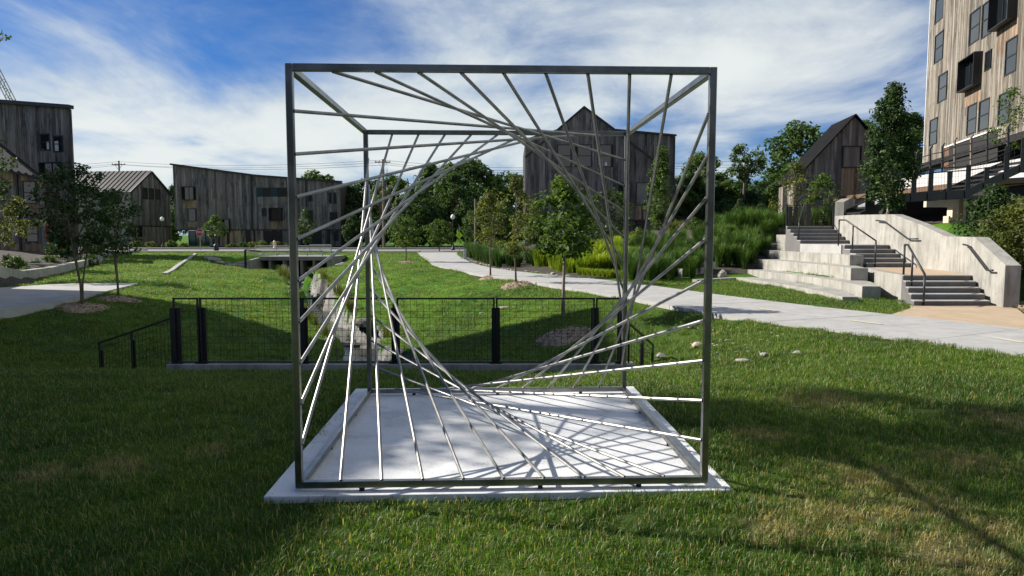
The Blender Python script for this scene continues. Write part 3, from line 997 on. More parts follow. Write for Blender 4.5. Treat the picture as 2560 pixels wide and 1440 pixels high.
# joints on the tier faces: thin recess lines
obj('low_wall', ribbon([(7.55, 23.4), (6.0, 22.6)][::-1], 0.25, [0.06, 0.08], -0.4), 'concrete_wall', label='low pale concrete kerb wall in front of the tall grasses', cat='wall')
obj('low_wall', ribbon([(6.0, 24.6), (7.2, 25.2)], 0.25, [0.32, 0.32], -0.3), 'concrete_wall', label='short concrete wall end half hidden by tall grasses', cat='wall')
obj('low_wall', ribbon([(7.9, 26.2), (9.6, 27.6)], 0.25, [0.72, 0.72], -0.3), 'concrete_wall', label='pale concrete retaining wall left of the upper seat tiers', cat='wall')


def handrail(label, path_pts, posts_, r=0.024):
    p0 = Vector(path_pts[0])
    root = thing('handrail', (p0.x, p0.y, posts_[0][1] if posts_ else p0.z), label, 'handrail')
    obj('rail', MB().tube(path_pts, r, 8), 'black_steel', parent=root, smooth=True)
    for (top, zb_) in posts_:
        obj('post', MB().tube([(top[0], top[1], zb_), top], r, 8), 'black_steel', parent=root, smooth=True)
    return root


handrail('black pipe handrail down the middle flight of steps', [at(2098, 550, 21.6), at(2114, 550, 21.35), at(2190, 602, 20.0)],
         [(at(2098, 550, 21.6), 1.2), (at(2133, 563, 21.0), 0.95), (at(2190, 602, 20.0), 0.58)])
handrail('black pipe handrail down the left side of the lowest steps', [at(2262, 612, 16.25), at(2270, 612, 16.1), at(2312, 686, 14.75)],
         [(at(2262, 612, 16.25), Z1), (at(2282, 633, 15.7), 0.35), (at(2312, 686, 14.75), -0.02)])


def wall_rail(label, pts, brackets):
    root = thing('handrail', tuple(pts[0]), label, 'handrail')
    obj('rail', MB().tube(pts, 0.022, 8), 'black_steel', parent=root, smooth=True)
    for b in brackets:
        obj('bracket', MB().tube([b, (b[0] + 0.14, b[1], b[2] - 0.05)], 0.012, 6), 'black_steel', parent=root)


def wallpt(px, py, off=0.09):
    d = ray(px, py)
    for i in range(len(wall_pts) - 1):
        a, b = Vector(wall_pts[i]), Vector(wall_pts[i + 1])
        ux, uy = b.x - a.x, b.y - a.y
        det = d.x * (-uy) - d.y * (-ux)
        t = (a.x * (-uy) - a.y * (-ux)) / det
        s = (d.x * a.y - d.y * a.x) / det
        if -0.001 <= s <= 1.001 and t > 0:
            n_ = Vector((-uy, ux, 0)).normalized()
            return Vector((d.x * t, d.y * t, HCAM + d.z * t)) + n_ * off
    return at(px, py, 17)


w1 = [wallpt(*p) for p in ((2197, 551), (2217, 553), (2277, 597), (2303, 597))]
wall_rail('black handrail fixed to the concrete wall beside the middle steps', w1, [w1[1], w1[2]])
w2 = [wallpt(*p) for p in ((2419, 611), (2431, 614), (2478, 675), (2494, 676))]
wall_rail('black handrail fixed to the concrete wall beside the lowest steps', w2, [w2[1], w2[2]])

# ================================================================== BUILDINGS
class Facade:
    """vertical wall plane through plan points A (left) and B (right), seen from the camera side"""

    def __init__(self, A, B):
        self.A, self.B = Vector((A[0], A[1], 0)), Vector((B[0], B[1], 0))
        self.L = (self.B - self.A).length
        self.u = (self.B - self.A).normalized()
        self.n = Vector((self.u.y, -self.u.x, 0))

    def uv(self, px, py):
        d = ray(px, py)
        den = d.x * self.n.x + d.y * self.n.y
        t = (self.A.x * self.n.x + self.A.y * self.n.y) / den
        P = Vector((d.x * t, d.y * t, 0))
        return (P - self.A).dot(self.u), HCAM + d.z * t

    def P(self, s, z, off=0.0):
        q = self.A + self.u * s + self.n * off
        return Vector((q.x, q.y, z))

    def rect(self, x0, y0, x1, y1):
        cx_, cy_ = (x0 + x1) / 2, (y0 + y1) / 2
        s0, s1 = self.uv(x0, cy_)[0], self.uv(x1, cy_)[0]
        z1, z0 = self.uv(cx_, y0)[1], self.uv(cx_, y1)[1]
        return (min(s0, s1), max(s0, s1), min(z0, z1), max(z0, z1))

    def slab(self, s0, s1, z0, z1, o0, o1, mb=None, mi=0):
        mb = mb or MB()
        c = [self.P(s0, z0, o1), self.P(s1, z0, o1), self.P(s1, z0, o0), self.P(s0, z0, o0),
             self.P(s0, z1, o1), self.P(s1, z1, o1), self.P(s1, z1, o0), self.P(s0, z1, o0)]
        return mb.hexa(c, mi)


def boards(root, F, top, zb, w, holes=(), warm=(), mats=('board_grey', 'board_warm'), s0=0.0, s1=None, off=0.0, th=0.03):
    """vertical boards one by one; top = [(s, z)...] polyline; holes / warm = rects (s0, s1, z0, z1)"""
    s1 = F.L if s1 is None else s1
    ts, tz = [p[0] for p in top], [p[1] for p in top]
    s = s0
    while s < s1 - 0.02:
        ww = w * random.uniform(0.72, 1.28)
        e = min(s + ww, s1)
        if s1 - e < w * 0.4:
            e = s1
        a, b = s + 0.006, e - 0.006
        za, zb2 = float(np.interp(a, ts, tz)), float(np.interp(b, ts, tz))
        zbot = zb if np.isscalar(zb) else float(np.interp((a + b) / 2, [p[0] for p in zb], [p[1] for p in zb]))
        cuts = []
        for h in holes:
            ov = min(b, h[1]) - max(a, h[0])
            if ov > 0.35 * (b - a):
                cuts.append((h[2], h[3]))
        segs, cur = [], zbot
        for (c0, c1) in sorted(cuts):
            if c0 > cur:
                segs.append((cur, c0, False))
            cur = max(cur, c1)
        if cur < min(za, zb2):
            segs.append((cur, None, True))
        o1 = off + th + random.uniform(-0.006, 0.006)
        for (z0_, z1_, last) in segs:
            mb = MB()
            pieces = [(z0_, z1_, 0)]
            for r in warm:
                if min(b, r[1]) - max(a, r[0]) > 0.5 * (b - a):
                    new = []
                    for (p0, p1, mi) in pieces:
                        hi = p1 if p1 is not None else min(za, zb2)
                        lo_, hi_ = max(p0, r[2]), min(hi, r[3])
                        if hi_ - lo_ > 0.02:
                            if lo_ - p0 > 0.001:
                                new.append((p0, lo_, mi))
                            new.append((lo_, hi_, 1))
                            if p1 is None or hi - hi_ > 0.001:
                                new.append((hi_, p1, mi))
                        else:
                            new.append((p0, p1, mi))
                    pieces = new
            for (p0, p1, mi) in pieces:
                ta = za if p1 is None else p1
                tb = zb2 if p1 is None else p1
                if min(ta, tb) - p0 < 0.01:
                    continue
                mb.hexa([F.P(a, p0, o1), F.P(b, p0, o1), F.P(b, p0, off), F.P(a, p0, off),
                         F.P(a, ta, o1), F.P(b, tb, o1), F.P(b, tb, off), F.P(a, ta, off)], mi)
                obj('board', mb, list(mats), parent=root)
                mb = MB()
        s = e


def window(root, F, r, proud=0.05, fw=0.07, split=True, mat='glass', lower=None, back=0.0):
    """framed window in rect r; a mid rail splits it into two panes"""
    s0, s1, z0, z1 = r
    fw = min(fw, (s1 - s0) * 0.2)
    mb = MB()
    F.slab(s0, s1, z1 - fw, z1, back, proud, mb)
    F.slab(s0, s1, z0, z0 + fw, back, proud, mb)
    F.slab(s0, s0 + fw, z0 + fw, z1 - fw, back, proud, mb)
    F.slab(s1 - fw, s1, z0 + fw, z1 - fw, back, proud, mb)
    zm = (z0 + z1) / 2
    if split:
        F.slab(s0 + fw, s1 - fw, zm - fw * 0.4, zm + fw * 0.4, back, proud - 0.01, mb)
    w = obj('window', mb, 'black_trim', parent=root)
    rows = ((z0 + fw, zm - fw * 0.4), (zm + fw * 0.4, z1 - fw)) if split else ((z0 + fw, z1 - fw),)
    for i, (a, b) in enumerate(rows):
        mm = lower if (lower and i == 0) else mat
        obj('pane', F.slab(s0 + fw, s1 - fw, a, b, back + 0.005, back + 0.018), mm, parent=w)
    return w


def box_window(root, F, r, depth=0.4, mat='glass', mullions=1):
    """window framed by a projecting black steel box"""
    s0, s1, z0, z1 = r
    t = 0.05
    mb = MB()
    F.slab(s0, s1, z1 - t, z1, 0.0, depth, mb)
    F.slab(s0, s1, z0, z0 + t, 0.0, depth, mb)
    F.slab(s0, s0 + t, z0 + t, z1 - t, 0.0, depth, mb)
    F.slab(s1 - t, s1, z0 + t, z1 - t, 0.0, depth, mb)
    for k in range(mullions):
        s = s0 + (s1 - s0) * (k + 1) / (mullions + 1)
        F.slab(s - 0.03, s + 0.03, z0 + t, z1 - t, 0.04, 0.10, mb)
    w = obj('box_window', mb, 'black_trim', parent=root)
    for k in range(mullions + 1):
        a = s0 + (s1 - s0) * k / (mullions + 1) + (t if k == 0 else 0.03)
        b = s0 + (s1 - s0) * (k + 1) / (mullions + 1) - (t if k == mullions else 0.03)
        obj('pane', F.slab(a, b, z0 + t, z1 - t, 0.04, 0.06), mat, parent=w)


def body(root, F, outline, depth, mat='wall_backing', front=-0.002, back=None):
    """solid behind the facade: outline [(s, z)...] pushed back"""
    poly = [F.P(s, z, front) for (s, z) in outline]
    mb = MB().extrude(poly, -F.n * depth if back is None else Vector(back))
    return obj('wall', mb, mat, parent=root)


def strip(root, F, p, q, w, o0, o1, name='trim', mat='black_trim'):
    """flat trim bar between facade points p and q (s, z)"""
    a, b = Vector((p[0], p[1])), Vector((q[0], q[1]))
    d = (b - a).normalized()
    nrm = Vector((-d.y, d.x)) * (w / 2)
    c = [a - nrm, b - nrm, b + nrm, a + nrm]
    mb = MB()
    mb.hexa([F.P(c[0].x, c[0].y, o1), F.P(c[1].x, c[1].y, o1), F.P(c[1].x, c[1].y, o0), F.P(c[0].x, c[0].y, o0),
             F.P(c[3].x, c[3].y, o1), F.P(c[2].x, c[2].y, o1), F.P(c[2].x, c[2].y, o0), F.P(c[3].x, c[3].y, o0)])
    return obj(name, mb, mat, parent=root)


# ---------- centre house: gabled front, boards, three upper windows
YC = 55.0
F = Facade((at(1313, 500, YC).x, YC), (at(1684, 500, YC).x, YC))
uv = F.uv
b0 = 0.6
root = thing('timber_house', (F.A.x + F.L / 2, YC, b0), 'weathered grey timber house with one steep central gable behind the sculpture', 'house')
top = [(0, uv(1313, 352)[1]), (uv(1393, 327)[0], uv(1393, 327)[1]), uv(1460, 270), (uv(1538, 326)[0], uv(1538, 326)[1]), (F.L, uv(1684, 340)[1])]
body(root, F, [(0, b0 - 1), (F.L, b0 - 1)] + list(reversed(top)), 11.0)
wins = [F.rect(*r) for r in ((1393, 361, 1428, 418), (1443, 361, 1479, 418), (1493, 361, 1529, 418))]
low = [F.rect(*r) for r in ((1545, 456, 1576, 514), (1590, 456, 1621, 514))]
gf = [F.rect(*r) for r in ((1547, 552, 1567, 600), (1592, 552, 1614, 602))]
warm = [(w[0] - 0.1, w[1] + 0.1, w[2] - 1.1, w[2]) for w in low]
boards(root, F, top, b0, 0.24, wins + low + gf, warm)
for i, w in enumerate(wins):
    window(root, F, w, lower=None)
for w in low:
    window(root, F, w, split=False)
for w in gf:
    window(root, F, w, split=False)
strip(root, F, uv(1460, 268), uv(1313, 394), 0.16, 0.04, 0.10, 'rake_trim')
strip(root, F, uv(1460, 268), uv(1682, 437), 0.16, 0.042, 0.102, 'rake_trim')
strip(root, F, (uv(1538, 325)[0], uv(1538, 325)[1]), (F.L + 0.1, uv(1684, 339)[1]), 0.14, 0.03, 0.22, 'eave_trim')
strip(root, F, (-0.1, uv(1313, 351)[1]), uv(1393, 326), 0.14, 0.03, 0.22, 'eave_trim')
strip(root, F, (F.L - 0.02, b0), (F.L - 0.02, uv(1684, 342)[1]), 0.10, 0.045, 0.12, 'downpipe')
strip(root, F, uv(1560, 551), uv(1632, 551), 0.10, 0.045, 0.09, 'storey_trim')
mb = MB()
gab = [uv(1460, 266), uv(1300, 403), uv(1300, 408), uv(1460, 272)]
for side in (((1460, 267), (1538, 325)), ((1460, 267), (1393, 327))):
    (xa, ya), (xb, yb) = side
    p, q = uv(xa, ya), uv(xb, yb)
    mb.add([F.P(p[0], p[1] + 0.06, 0.18), F.P(q[0], q[1] + 0.06, 0.18), F.P(q[0], q[1] + 0.06, -11), F.P(p[0], p[1] + 0.06, -11)], [(0, 1, 2, 3)])
obj('roof', mb, 'dark_roof', parent=root)
# small vase on the window sill
w = wins[2]
obj('window_ornament', MB().lathe(F.P(w[1] - 0.45, w[2] + 0.09, 0.03), [(0.06, 0), (0.11, 0.08), (0.07, 0.25), (0.02, 0.33)], 8), 'white_paint', parent=root)
# low side wing of the centre house
F2 = Facade((at(1686, 560, 57).x, 57), (at(1746, 560, 57).x, 57))
r2 = thing('low_wing', (F2.A.x + 1, 57, 0.6), 'low board-clad side wing right of the gabled timber house', 'building')
t2 = [(0, F2.uv(1686, 542)[1]), (F2.L, F2.uv(1746, 550)[1])]
body(r2, F2, [(0, -.2), (F2.L, -.2)] + t2[::-1], 5)
g2 = F2.rect(1722, 556, 1737, 598)
boards(r2, F2, t2, 0.5, 0.24, [g2])
obj('red_panel', F2.slab(g2[0], g2[1], g2[2], g2[3], 0.0, 0.02), 'red_door', parent=r2)
strip(r2, F2, (-0.1, t2[0][1] + .05), (F2.L + 0.1, t2[1][1] + .05), 0.14, 0.0, 0.2, 'eave_trim')
# small tan house behind
F3 = Facade((at(1728, 560, 66).x, 66), (at(1768, 560, 66).x, 66))
r3 = thing('small_house', (F3.A.x + .8, 66, 0.6), 'small tan sided house with grey roof glimpsed behind the frame', 'house')
t3 = [(0, F3.uv(1728, 541)[1]), (F3.L * .55, F3.uv(1745, 532)[1]), (F3.L, F3.uv(1768, 548)[1])]
body(r3, F3, [(0, 0), (F3.L, 0)] + t3[::-1], 6, 'tan_siding')
strip(r3, F3, t3[1], (F3.L + .2, t3[2][1] - .05), 0.14, -0.01, 0.25, 'roof_edge', 'galvanised')
strip(r3, F3, (-.2, t3[0][1] - .05), t3[1], 0.14, -0.012, 0.24, 'roof_edge', 'galvanised')
q = F3.rect(1747, 571, 1757, 596)
obj('door', F3.slab(*q, 0.0, 0.05), 'blind_pale', parent=r3)

# ---------- long three-storey block
YL = 88.0
F = Facade((at(435, 500, YL).x, YL), (at(851, 500, YL).x, YL))
uv = F.uv
b0 = 0.1
root = thing('timber_block', (F.A.x + F.L / 2, YL, b0), 'long three storey grey timber block with a slanting roofline beyond the road', 'building')
top = [(0, uv(435, 412)[1]), (uv(628, 437)[0], uv(628, 437)[1]), (uv(640, 440)[0], uv(640, 440)[1]), (uv(730, 446)[0], uv(730, 446)[1]), (F.L, uv(851, 456)[1])]
zfl = uv(600, 574)[1]
sE = uv(524, 590)[0]
body(root, F, [(0, zfl), (sE, zfl), (sE, b0 - 1), (F.L, b0 - 1)] + list(reversed(top)), 10.0)
bx = [F.rect(*r) for r in ((458, 467, 488, 500), (675, 520, 706, 552))]
bl = F.rect(558, 548, 576, 581)
ws = [F.rect(*r) for r in ((470, 521, 490, 554), (656, 520, 667, 541), (822, 481, 830, 509), (833, 481, 841, 510), (770, 485, 780, 504), (770, 526, 781, 560), (828, 530, 844, 551))]
gw = [F.rect(*r) for r in ((661, 577, 681, 604), (687, 577, 706, 606), (768, 577, 782, 606), (834, 577, 843, 603))]
rec = F.rect(640, 469, 730, 492)
warm = [(r[0], r[1], r[2] - 1.0, r[2]) for r in bx] + [(ws[0][0], ws[0][1], ws[0][2] - .7, ws[0][2])]
boards(root, F, top, zfl, 0.30, bx + ws + [rec, bl], warm)
boards(root, F, [(0, zfl - .06), (F.L, zfl - .06)], b0, 0.34, gw + [bl], [(uv(555, 590)[0], uv(600, 590)[0], 0, 2.2)], mats=('board_tan', 'board_warm'), s0=sE, s1=uv(715, 590)[0], off=-0.03)
boards(root, F, [(0, zfl - .06), (F.L, zfl - .06)], b0, 0.34, gw, (), s0=uv(715, 590)[0], off=-0.03)
for r in bx:
    box_window(root, F, r, 0.5)
box_window(root, F, bl, 0.45, mullions=0)
for r in ws:
    window(root, F, r, split=False, fw=0.09)
for r in gw:
    window(root, F, r, split=False, fw=0.09, back=-0.03)
# recessed balcony strip with glazing
mb = MB()
F.slab(rec[0], rec[1], rec[2], rec[2] + 0.06, -0.003, 0.04, mb)
bal = obj('balcony_glazing', mb, 'black_trim', parent=root)
for k, mm in enumerate(('glass_teal', 'glass', 'glass_teal', 'glass', 'glass')):
    w = (rec[1] - rec[0]) / 5
    obj('pane', F.slab(rec[0] + w * k + .04, rec[0] + w * (k + 1) - .04, rec[2] + .1, rec[3] - .04, 0.0, 0.02), mm, parent=bal)
strip(root, F, (uv(628, 437)[0], zfl), (uv(628, 437)[0], uv(628, 440)[1]), 0.18, 0.045, 0.16, 'downpipe')
strip(root, F, (uv(765, 450)[0], zfl), (uv(765, 450)[0], uv(765, 452)[1]), 0.14, 0.045, 0.14, 'downpipe')
strip(root, F, (-.2, top[0][1] + .06), (top[2][0], top[2][1] + .06), 0.22, -0.05, 0.35, 'roof_edge')
strip(root, F, (top[2][0], top[2][1] + .06), (F.L + .3, top[4][1] + .06), 0.22, -0.052, 0.352, 'roof_edge')
strip(root, F, (0, zfl - .03), (F.L, zfl - .03), 0.14, 0.002, 0.06, 'storey_trim')
mb = MB()
for px in (470, 487, 512, 524):
    s = uv(px, 590)[0]
    F.slab(s - .06, s + .06, b0, zfl - 0.11, -0.3, -0.18, mb)
ent = obj('entrance_frame', mb, 'black_trim', parent=root)
for (pa, pb, mm) in ((471, 486, 'glass_teal'), (488, 511, 'glass'), (513, 523, 'glass_teal')):
    obj('pane', F.slab(uv(pa, 590)[0], uv(pb, 590)[0], b0, zfl - .12, -0.25, -0.22), mm, parent=ent)

# ---------- gabled house with metal roof, further left
A, B = at(327, 500, 89), at(426, 500, 95)
F = Facade((A.x, A.y), (B.x, B.y))
uv = F.uv
b0 = 0.15
root = thing('gable_house', ((A.x + B.x) / 2, 92, b0), 'grey timber gable house with dark ribbed metal roof beyond the left lawn', 'house')
top = [(0, uv(327, 482)[1]), uv(377, 429), (F.L, uv(426, 488)[1])]
pk = F.P(top[1][0], top[1][1])
ridge2 = at(197, 428, 93.5)
eaveA = F.P(0, top[0][1])
eave2 = at(150, 486, 90.5)
eave2.z = eaveA.z
mb = MB().extrude([F.P(s, z, -.002) for (s, z) in [(0, b0 - 1), (F.L, b0 - 1)] + top[::-1]], Vector((ridge2.x - pk.x, ridge2.y - pk.y, 0)))
obj('wall', mb, 'side_cladding', parent=root)
wins = [F.rect(*r) for r in ((356, 469, 369, 498), (372, 471, 385, 499), (388, 473, 401, 500))]
gws = [F.rect(*r) for r in ((328, 565, 340, 592), (343, 565, 355, 592))]
zf = uv(380, 565)[1]
boards(root, F, top, zf, 0.34, wins)
boards(root, F, [(0, zf - .05), (F.L, zf - .05)], b0, 0.34, gws, mats=('board_tan', 'board_warm'))
for r in wins + gws:
    window(root, F, r, split=False, fw=.09)
strip(root, F, (0, zf - .02), (F.L, zf - .02), .12, .035, .08, 'storey_trim')
strip(root, F, (-.15, top[0][1]), top[1], .22, .03, .2, 'rake_trim')
strip(root, F, top[1], (F.L + .15, top[2][1]), .22, .032, .202, 'rake_trim')
dv = Vector((ridge2.x - pk.x, ridge2.y - pk.y, 0))
mb = MB()
up = Vector((0, 0, .12))
mb.add([eaveA + up, pk + up, pk + dv + up, eaveA + dv + up], [(0, 1, 2, 3)])
Bt = F.P(F.L, top[2][1])
mb.add([pk + up, Bt + up, Bt + dv + up, pk + dv + up], [(0, 1, 2, 3)])
rf = obj('roof', mb, 'seam_roof', parent=root)
for k in range(17):
    t = k / 16
    p, q = eaveA + dv * t + up, pk + dv * t + up
    obj('roof_seam', MB().bar(p, q, 0.05, 0.10), 'dark_roof', parent=rf)

# ---------- tall house at the left edge
YT = 46.0
F = Facade((at(-160, 400, YT + 2).x, YT + 2), (at(183, 400, YT).x, YT))
uv = F.uv
b0 = 0.3
root = thing('tall_house', (F.A.x + F.L / 2, YT, b0), 'tall grey timber house with slanting roof at the left edge', 'house')
top = [(0, uv(-160, 243)[1]), (F.L, uv(183, 270)[1])]
body(root, F, [(0, b0 - 1), (F.L, b0 - 1)] + top[::-1], 9, 'side_cladding', back=(-6.6, 9, 0))
wins = [F.rect(*r) for r in ((102, 334, 126, 377), (134, 339, 158, 381))]
big = F.rect(106, 406, 160, 447)
lo_ = [F.rect(*r) for r in ((112, 480, 150, 520), (132, 555, 172, 612))]
door = F.rect(109, 562, 127, 606)
boards(root, F, top, b0, 0.20, wins + [big] + lo_ + [door])
for w in wins:
    window(root, F, w, lower=None)
obj('blind', F.slab(wins[0][1] - .28, wins[0][1] - .1, wins[0][2] + .1, wins[0][2] + .62, 0.019, 0.024), 'blind_pale', parent=root)
obj('blind', F.slab(wins[1][0] + .1, wins[1][0] + .38, wins[1][2] + .1, wins[1][2] + .75, 0.019, 0.024), 'blind_pale', parent=root)
box_window(root, F, big, 0.3, mullions=1)
for w in lo_:
    window(root, F, w, split=False)
d_ = obj('door', F.slab(*door, 0.0, 0.03), 'red_door', parent=root)
dm = MB()
sd, zd = (door[0] + door[1]) / 2, (door[2] + door[3]) / 2
F.slab(door[0] + .05, door[1] - .05, door[2] + .42, door[2] + .47, .031, .036, dm)
F.slab(door[1] - .1, door[1] - .05, door[2] + .1, door[2] + .42, .031, .036, dm)
obj('yellow_band', dm, 'yellow_paint', parent=d_)
strip(root, F, (0, top[0][1] + .05), (F.L + .15, top[1][1] + .05), .24, -.1, .35, 'roof_edge')
strip(root, F, (F.L + .03, b0), (F.L + .03, top[1][1] - .1), .07, .0, .12, 'corner_trim', 'board_tan')
F_tall = F

# ---------- nearer house with ribbed metal shed roof, left edge
YN = 40.0
F = Facade((at(-170, 500, YN).x, YN), (at(109, 500, YN).x, YN))
uv = F.uv
root = thing('shed_roof_house', (F.A.x + F.L / 2, YN, b0), 'timber house with ribbed dark metal shed roof in the left shade', 'house')
top = [(0, uv(-170, 380)[1]), (F.L, uv(109, 445)[1])]
body(root, F, [(0, b0 - 1), (F.L, b0 - 1)] + top[::-1], 5.0, 'side_cladding', back=(-3.7, 5, 0))
wins = [F.rect(*r) for r in ((57, 452, 92, 510), (64, 563, 97, 606), (-40, 452, -5, 510))]
boards(root, F, top, b0, 0.20, wins, [(wins[0][0] - .1, wins[0][1] + .1, wins[0][2] - .6, wins[0][2]), (0, F.L, b0, b0 + 0.7), (0, F.L, top[1][1] - .5, 12)])
for w in wins:
    window(root, F, w, split=True)
strip(root, F, (uv(47, 500)[0], b0), (uv(47, 500)[0], uv(47, 435)[1]), .10, .035, .12, 'downpipe')
e0, e1 = F.P(-.2, top[0][1] + .02, .35), F.P(F.L + .1, top[1][1] + .02, .35)
h0, h1 = at(-172, 222, YN + 5.0), at(106, 440, YN + 5.0)
mb = MB().add([e0, e1, h1, h0], [(0, 1, 2, 3)])
mb.add([p - Vector((0, 0, .14)) for p in (e0, e1, h1, h0)], [(3, 2, 1, 0)])
mb.add([e0, e1, e0 - Vector((0, 0, .14)), e1 - Vector((0, 0, .14))], [(0, 2, 3, 1)])
mb.add([e1, h1, e1 - Vector((0, 0, .14)), h1 - Vector((0, 0, .14))], [(0, 2, 3, 1)])
rf = obj('roof', mb, 'seam_roof', parent=root)
for k in range(17):
    t = k / 16
    p, q = e0.lerp(e1, t), h0.lerp(h1, t)
    obj('roof_seam', MB().bar(p + Vector((0, 0, .03)), q + Vector((0, 0, .03)), .05, .08), 'dark_roof', parent=rf)

# ---------- gabled house above the stairs on the right
YG = 40.0
pk = at(2135, 290, YG)
el = at(1988, 448, YG)
hw_ = pk.x - el.x
F = Facade((el.x, YG), (pk.x + hw_, YG))
uv = F.uv
b0 = 1.5
root = thing('steep_gable_house', (pk.x, YG, b0), 'timber house with steep black roof above the concrete stairs', 'house')
top = [(0, el.z), (hw_, pk.z), (2 * hw_, el.z)]
back = Vector((0.5, 3.6, 0))
mb = MB().extrude([F.P(s, z, -.002) for (s, z) in [(0, b0 - 1.5), (2 * hw_, b0 - 1.5)] + top[::-1]], back)
obj('wall', mb, 'side_cladding', parent=root)
sh = F.rect(2104, 365, 2152, 420)
lowo = F.rect(2016, 459, 2042, 500)
boards(root, F, top, b0, 0.17, [sh, lowo], [(F.rect(2104, 420, 2152, 520))], mats=('board_grey', 'board_warm'))
mb = MB()
F.slab(sh[0], sh[1], sh[3] - .06, sh[3], 0, .12, mb)
F.slab(sh[0], sh[1], sh[2], sh[2] + .06, 0, .12, mb)
F.slab(sh[0], sh[0] + .06, sh[2] + .06, sh[3] - .06, 0, .12, mb)
F.slab(sh[1] - .06, sh[1], sh[2] + .06, sh[3] - .06, 0, .12, mb)
sf = obj('shutter_frame', mb, 'black_trim', parent=root)
k = 0
s = sh[0] + .06
while s < sh[1] - .1:
    obj('slat', F.slab(s, s + .062, sh[2] + .06, sh[3] - .06, .0, .05), 'side_cladding', parent=sf)
    s += .08
window(root, F, lowo, split=False)
u3 = Vector((0, 0, .10))
PK, EL, ER = F.P(hw_, pk.z, .25), F.P(-.15, el.z - .15, .25), F.P(2 * hw_ + .15, el.z - .15, .25)
bk = back + Vector((0, .5, 0))
mb = MB()
for (a, b) in ((EL, PK), (PK, ER)):
    mb.hexa([a, b, b + bk, a + bk, a + u3, b + u3, b + bk + u3, a + bk + u3])
obj('roof', mb, 'black_roof', parent=root)
# pale lit side wall strip with window trims
Fs = Facade((el.x + back.x, YG + back.y), (el.x, YG))
boards(root, Fs, [(0, el.z - .1), (Fs.L, el.z - .1)], b0, .22, mats=('board_tan', 'board_tan'))
strip(root, Fs, (1.6, b0), (1.6, el.z - .3), .9, .04, .07, 'dark_opening')

# ---------- tall lit timber tower on the right
C1 = Vector((at(2315, 300, 45).x, 45.0, 0))
dirv = Vector((-2.5, -9.2, 0)).normalized()
C2 = C1 + dirv * 16
F = Facade((C1.x, C1.y), (C2.x, C2.y))
uv = F.uv
z0w = uv(2318, 405)[1]
ZT = 21.5
root = thing('timber_tower', (C1.x - 1, 38, 3.0), 'tall sunlit tan timber apartment block at the right edge', 'building')
ZG = 2.0
body(root, F, [(0, z0w), (F.L, z0w), (F.L, ZT), (0, ZT)], 12, 'wall_backing')
rects = [(2341, -60, 2361, 51), (2338, 83, 2359, 153), (2347, 184, 2368, 253), (2325, 297, 2344, 362), (2426, 26, 2451, 106), (2457, 3, 2483, 89),
         (2465, 127, 2479, 175), (2419, 261, 2443, 335), (2449, 249, 2475, 325), (2498, 232, 2525, 310), (2515, 96, 2544, 183), (2575, 60, 2605, 150), (2585, 220, 2612, 300)]
wins = [F.rect(*r) for r in rects]
bxs = [F.rect(2416, 142, 2457, 220), F.rect(2497, -40, 2547, 60)]
opn = F.rect(2363, 346, 2495, 402)
warm = [(r[0] + .15, r[1] + .1, r[2] - 1.3, r[2]) for r in bxs] + [(bxs[0][0], bxs[0][1], wins[7][3], bxs[0][2])]
boards(root, F, [(0, ZT), (F.L, ZT)], z0w, 0.19, wins + bxs + [opn], warm, mats=('board_tan', 'board_warm'))
for w in wins:
    window(root, F, w, split=(w[3] - w[2]) > 1.2, fw=.07)
for w in bxs:
    box_window(root, F, w, .45, mullions=2)
# flat near-black panel: entrance shade put into the colour, with a soffit lip
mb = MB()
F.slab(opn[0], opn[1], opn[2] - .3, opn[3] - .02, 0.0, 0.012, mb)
rc = obj('recess_shade', mb, 'dark_interior', parent=root)
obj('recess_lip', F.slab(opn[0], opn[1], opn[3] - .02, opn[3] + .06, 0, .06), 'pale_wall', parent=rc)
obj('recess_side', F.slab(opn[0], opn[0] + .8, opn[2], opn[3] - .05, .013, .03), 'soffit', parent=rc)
strip(root, F, (-.04, z0w), (-.04, ZT), .1, -.02, .06, 'corner_trim', 'pale_wall')
# podium under the tower
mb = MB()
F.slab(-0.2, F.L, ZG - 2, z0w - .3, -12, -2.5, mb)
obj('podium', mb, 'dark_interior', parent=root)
mb = MB()
F.slab(-0.3, F.L + .3, z0w - .35, z0w - .05, -12, .1, mb)
obj('floor_slab', mb, 'dark_roof', parent=root)

# ---------- large house out of frame to the left: its shade falls over the near lawn
root = thing('shading_house', (-24, 14, 0), 'timber house just out of view whose shadow covers the left lawn', 'house')
SHX, SHY0, SHY1, SHZ0, SHZ1 = -19.5, 6.5, 21.8, 11.7, 13.9
mb = MB()
mb.hexa([(-31, SHY0, -.5), (SHX, SHY0, -.5), (SHX, SHY1, -.5), (-31, SHY1, -.5), (-31, SHY0, SHZ0 - .5), (SHX, SHY0, SHZ0), (SHX, SHY1, SHZ1), (-31, SHY1, SHZ1 - .5)])
obj('wall', mb, 'side_cladding', parent=root)
mb = MB()
mb.hexa([(-31.3, SHY0 - .3, SHZ0 - .5), (SHX + .3, SHY0 - .3, SHZ0 + .01), (SHX + .3, SHY1 + .3, SHZ1 + .01), (-31.3, SHY1 + .3, SHZ1 - .5), (-31.3, SHY0 - .3, SHZ0 - .3), (SHX + .3, SHY0 - .3, SHZ0 + .2), (SHX + .3, SHY1 + .3, SHZ1 + .2), (-31.3, SHY1 + .3, SHZ1 - .3)])
obj('roof', mb, 'dark_roof', parent=root)

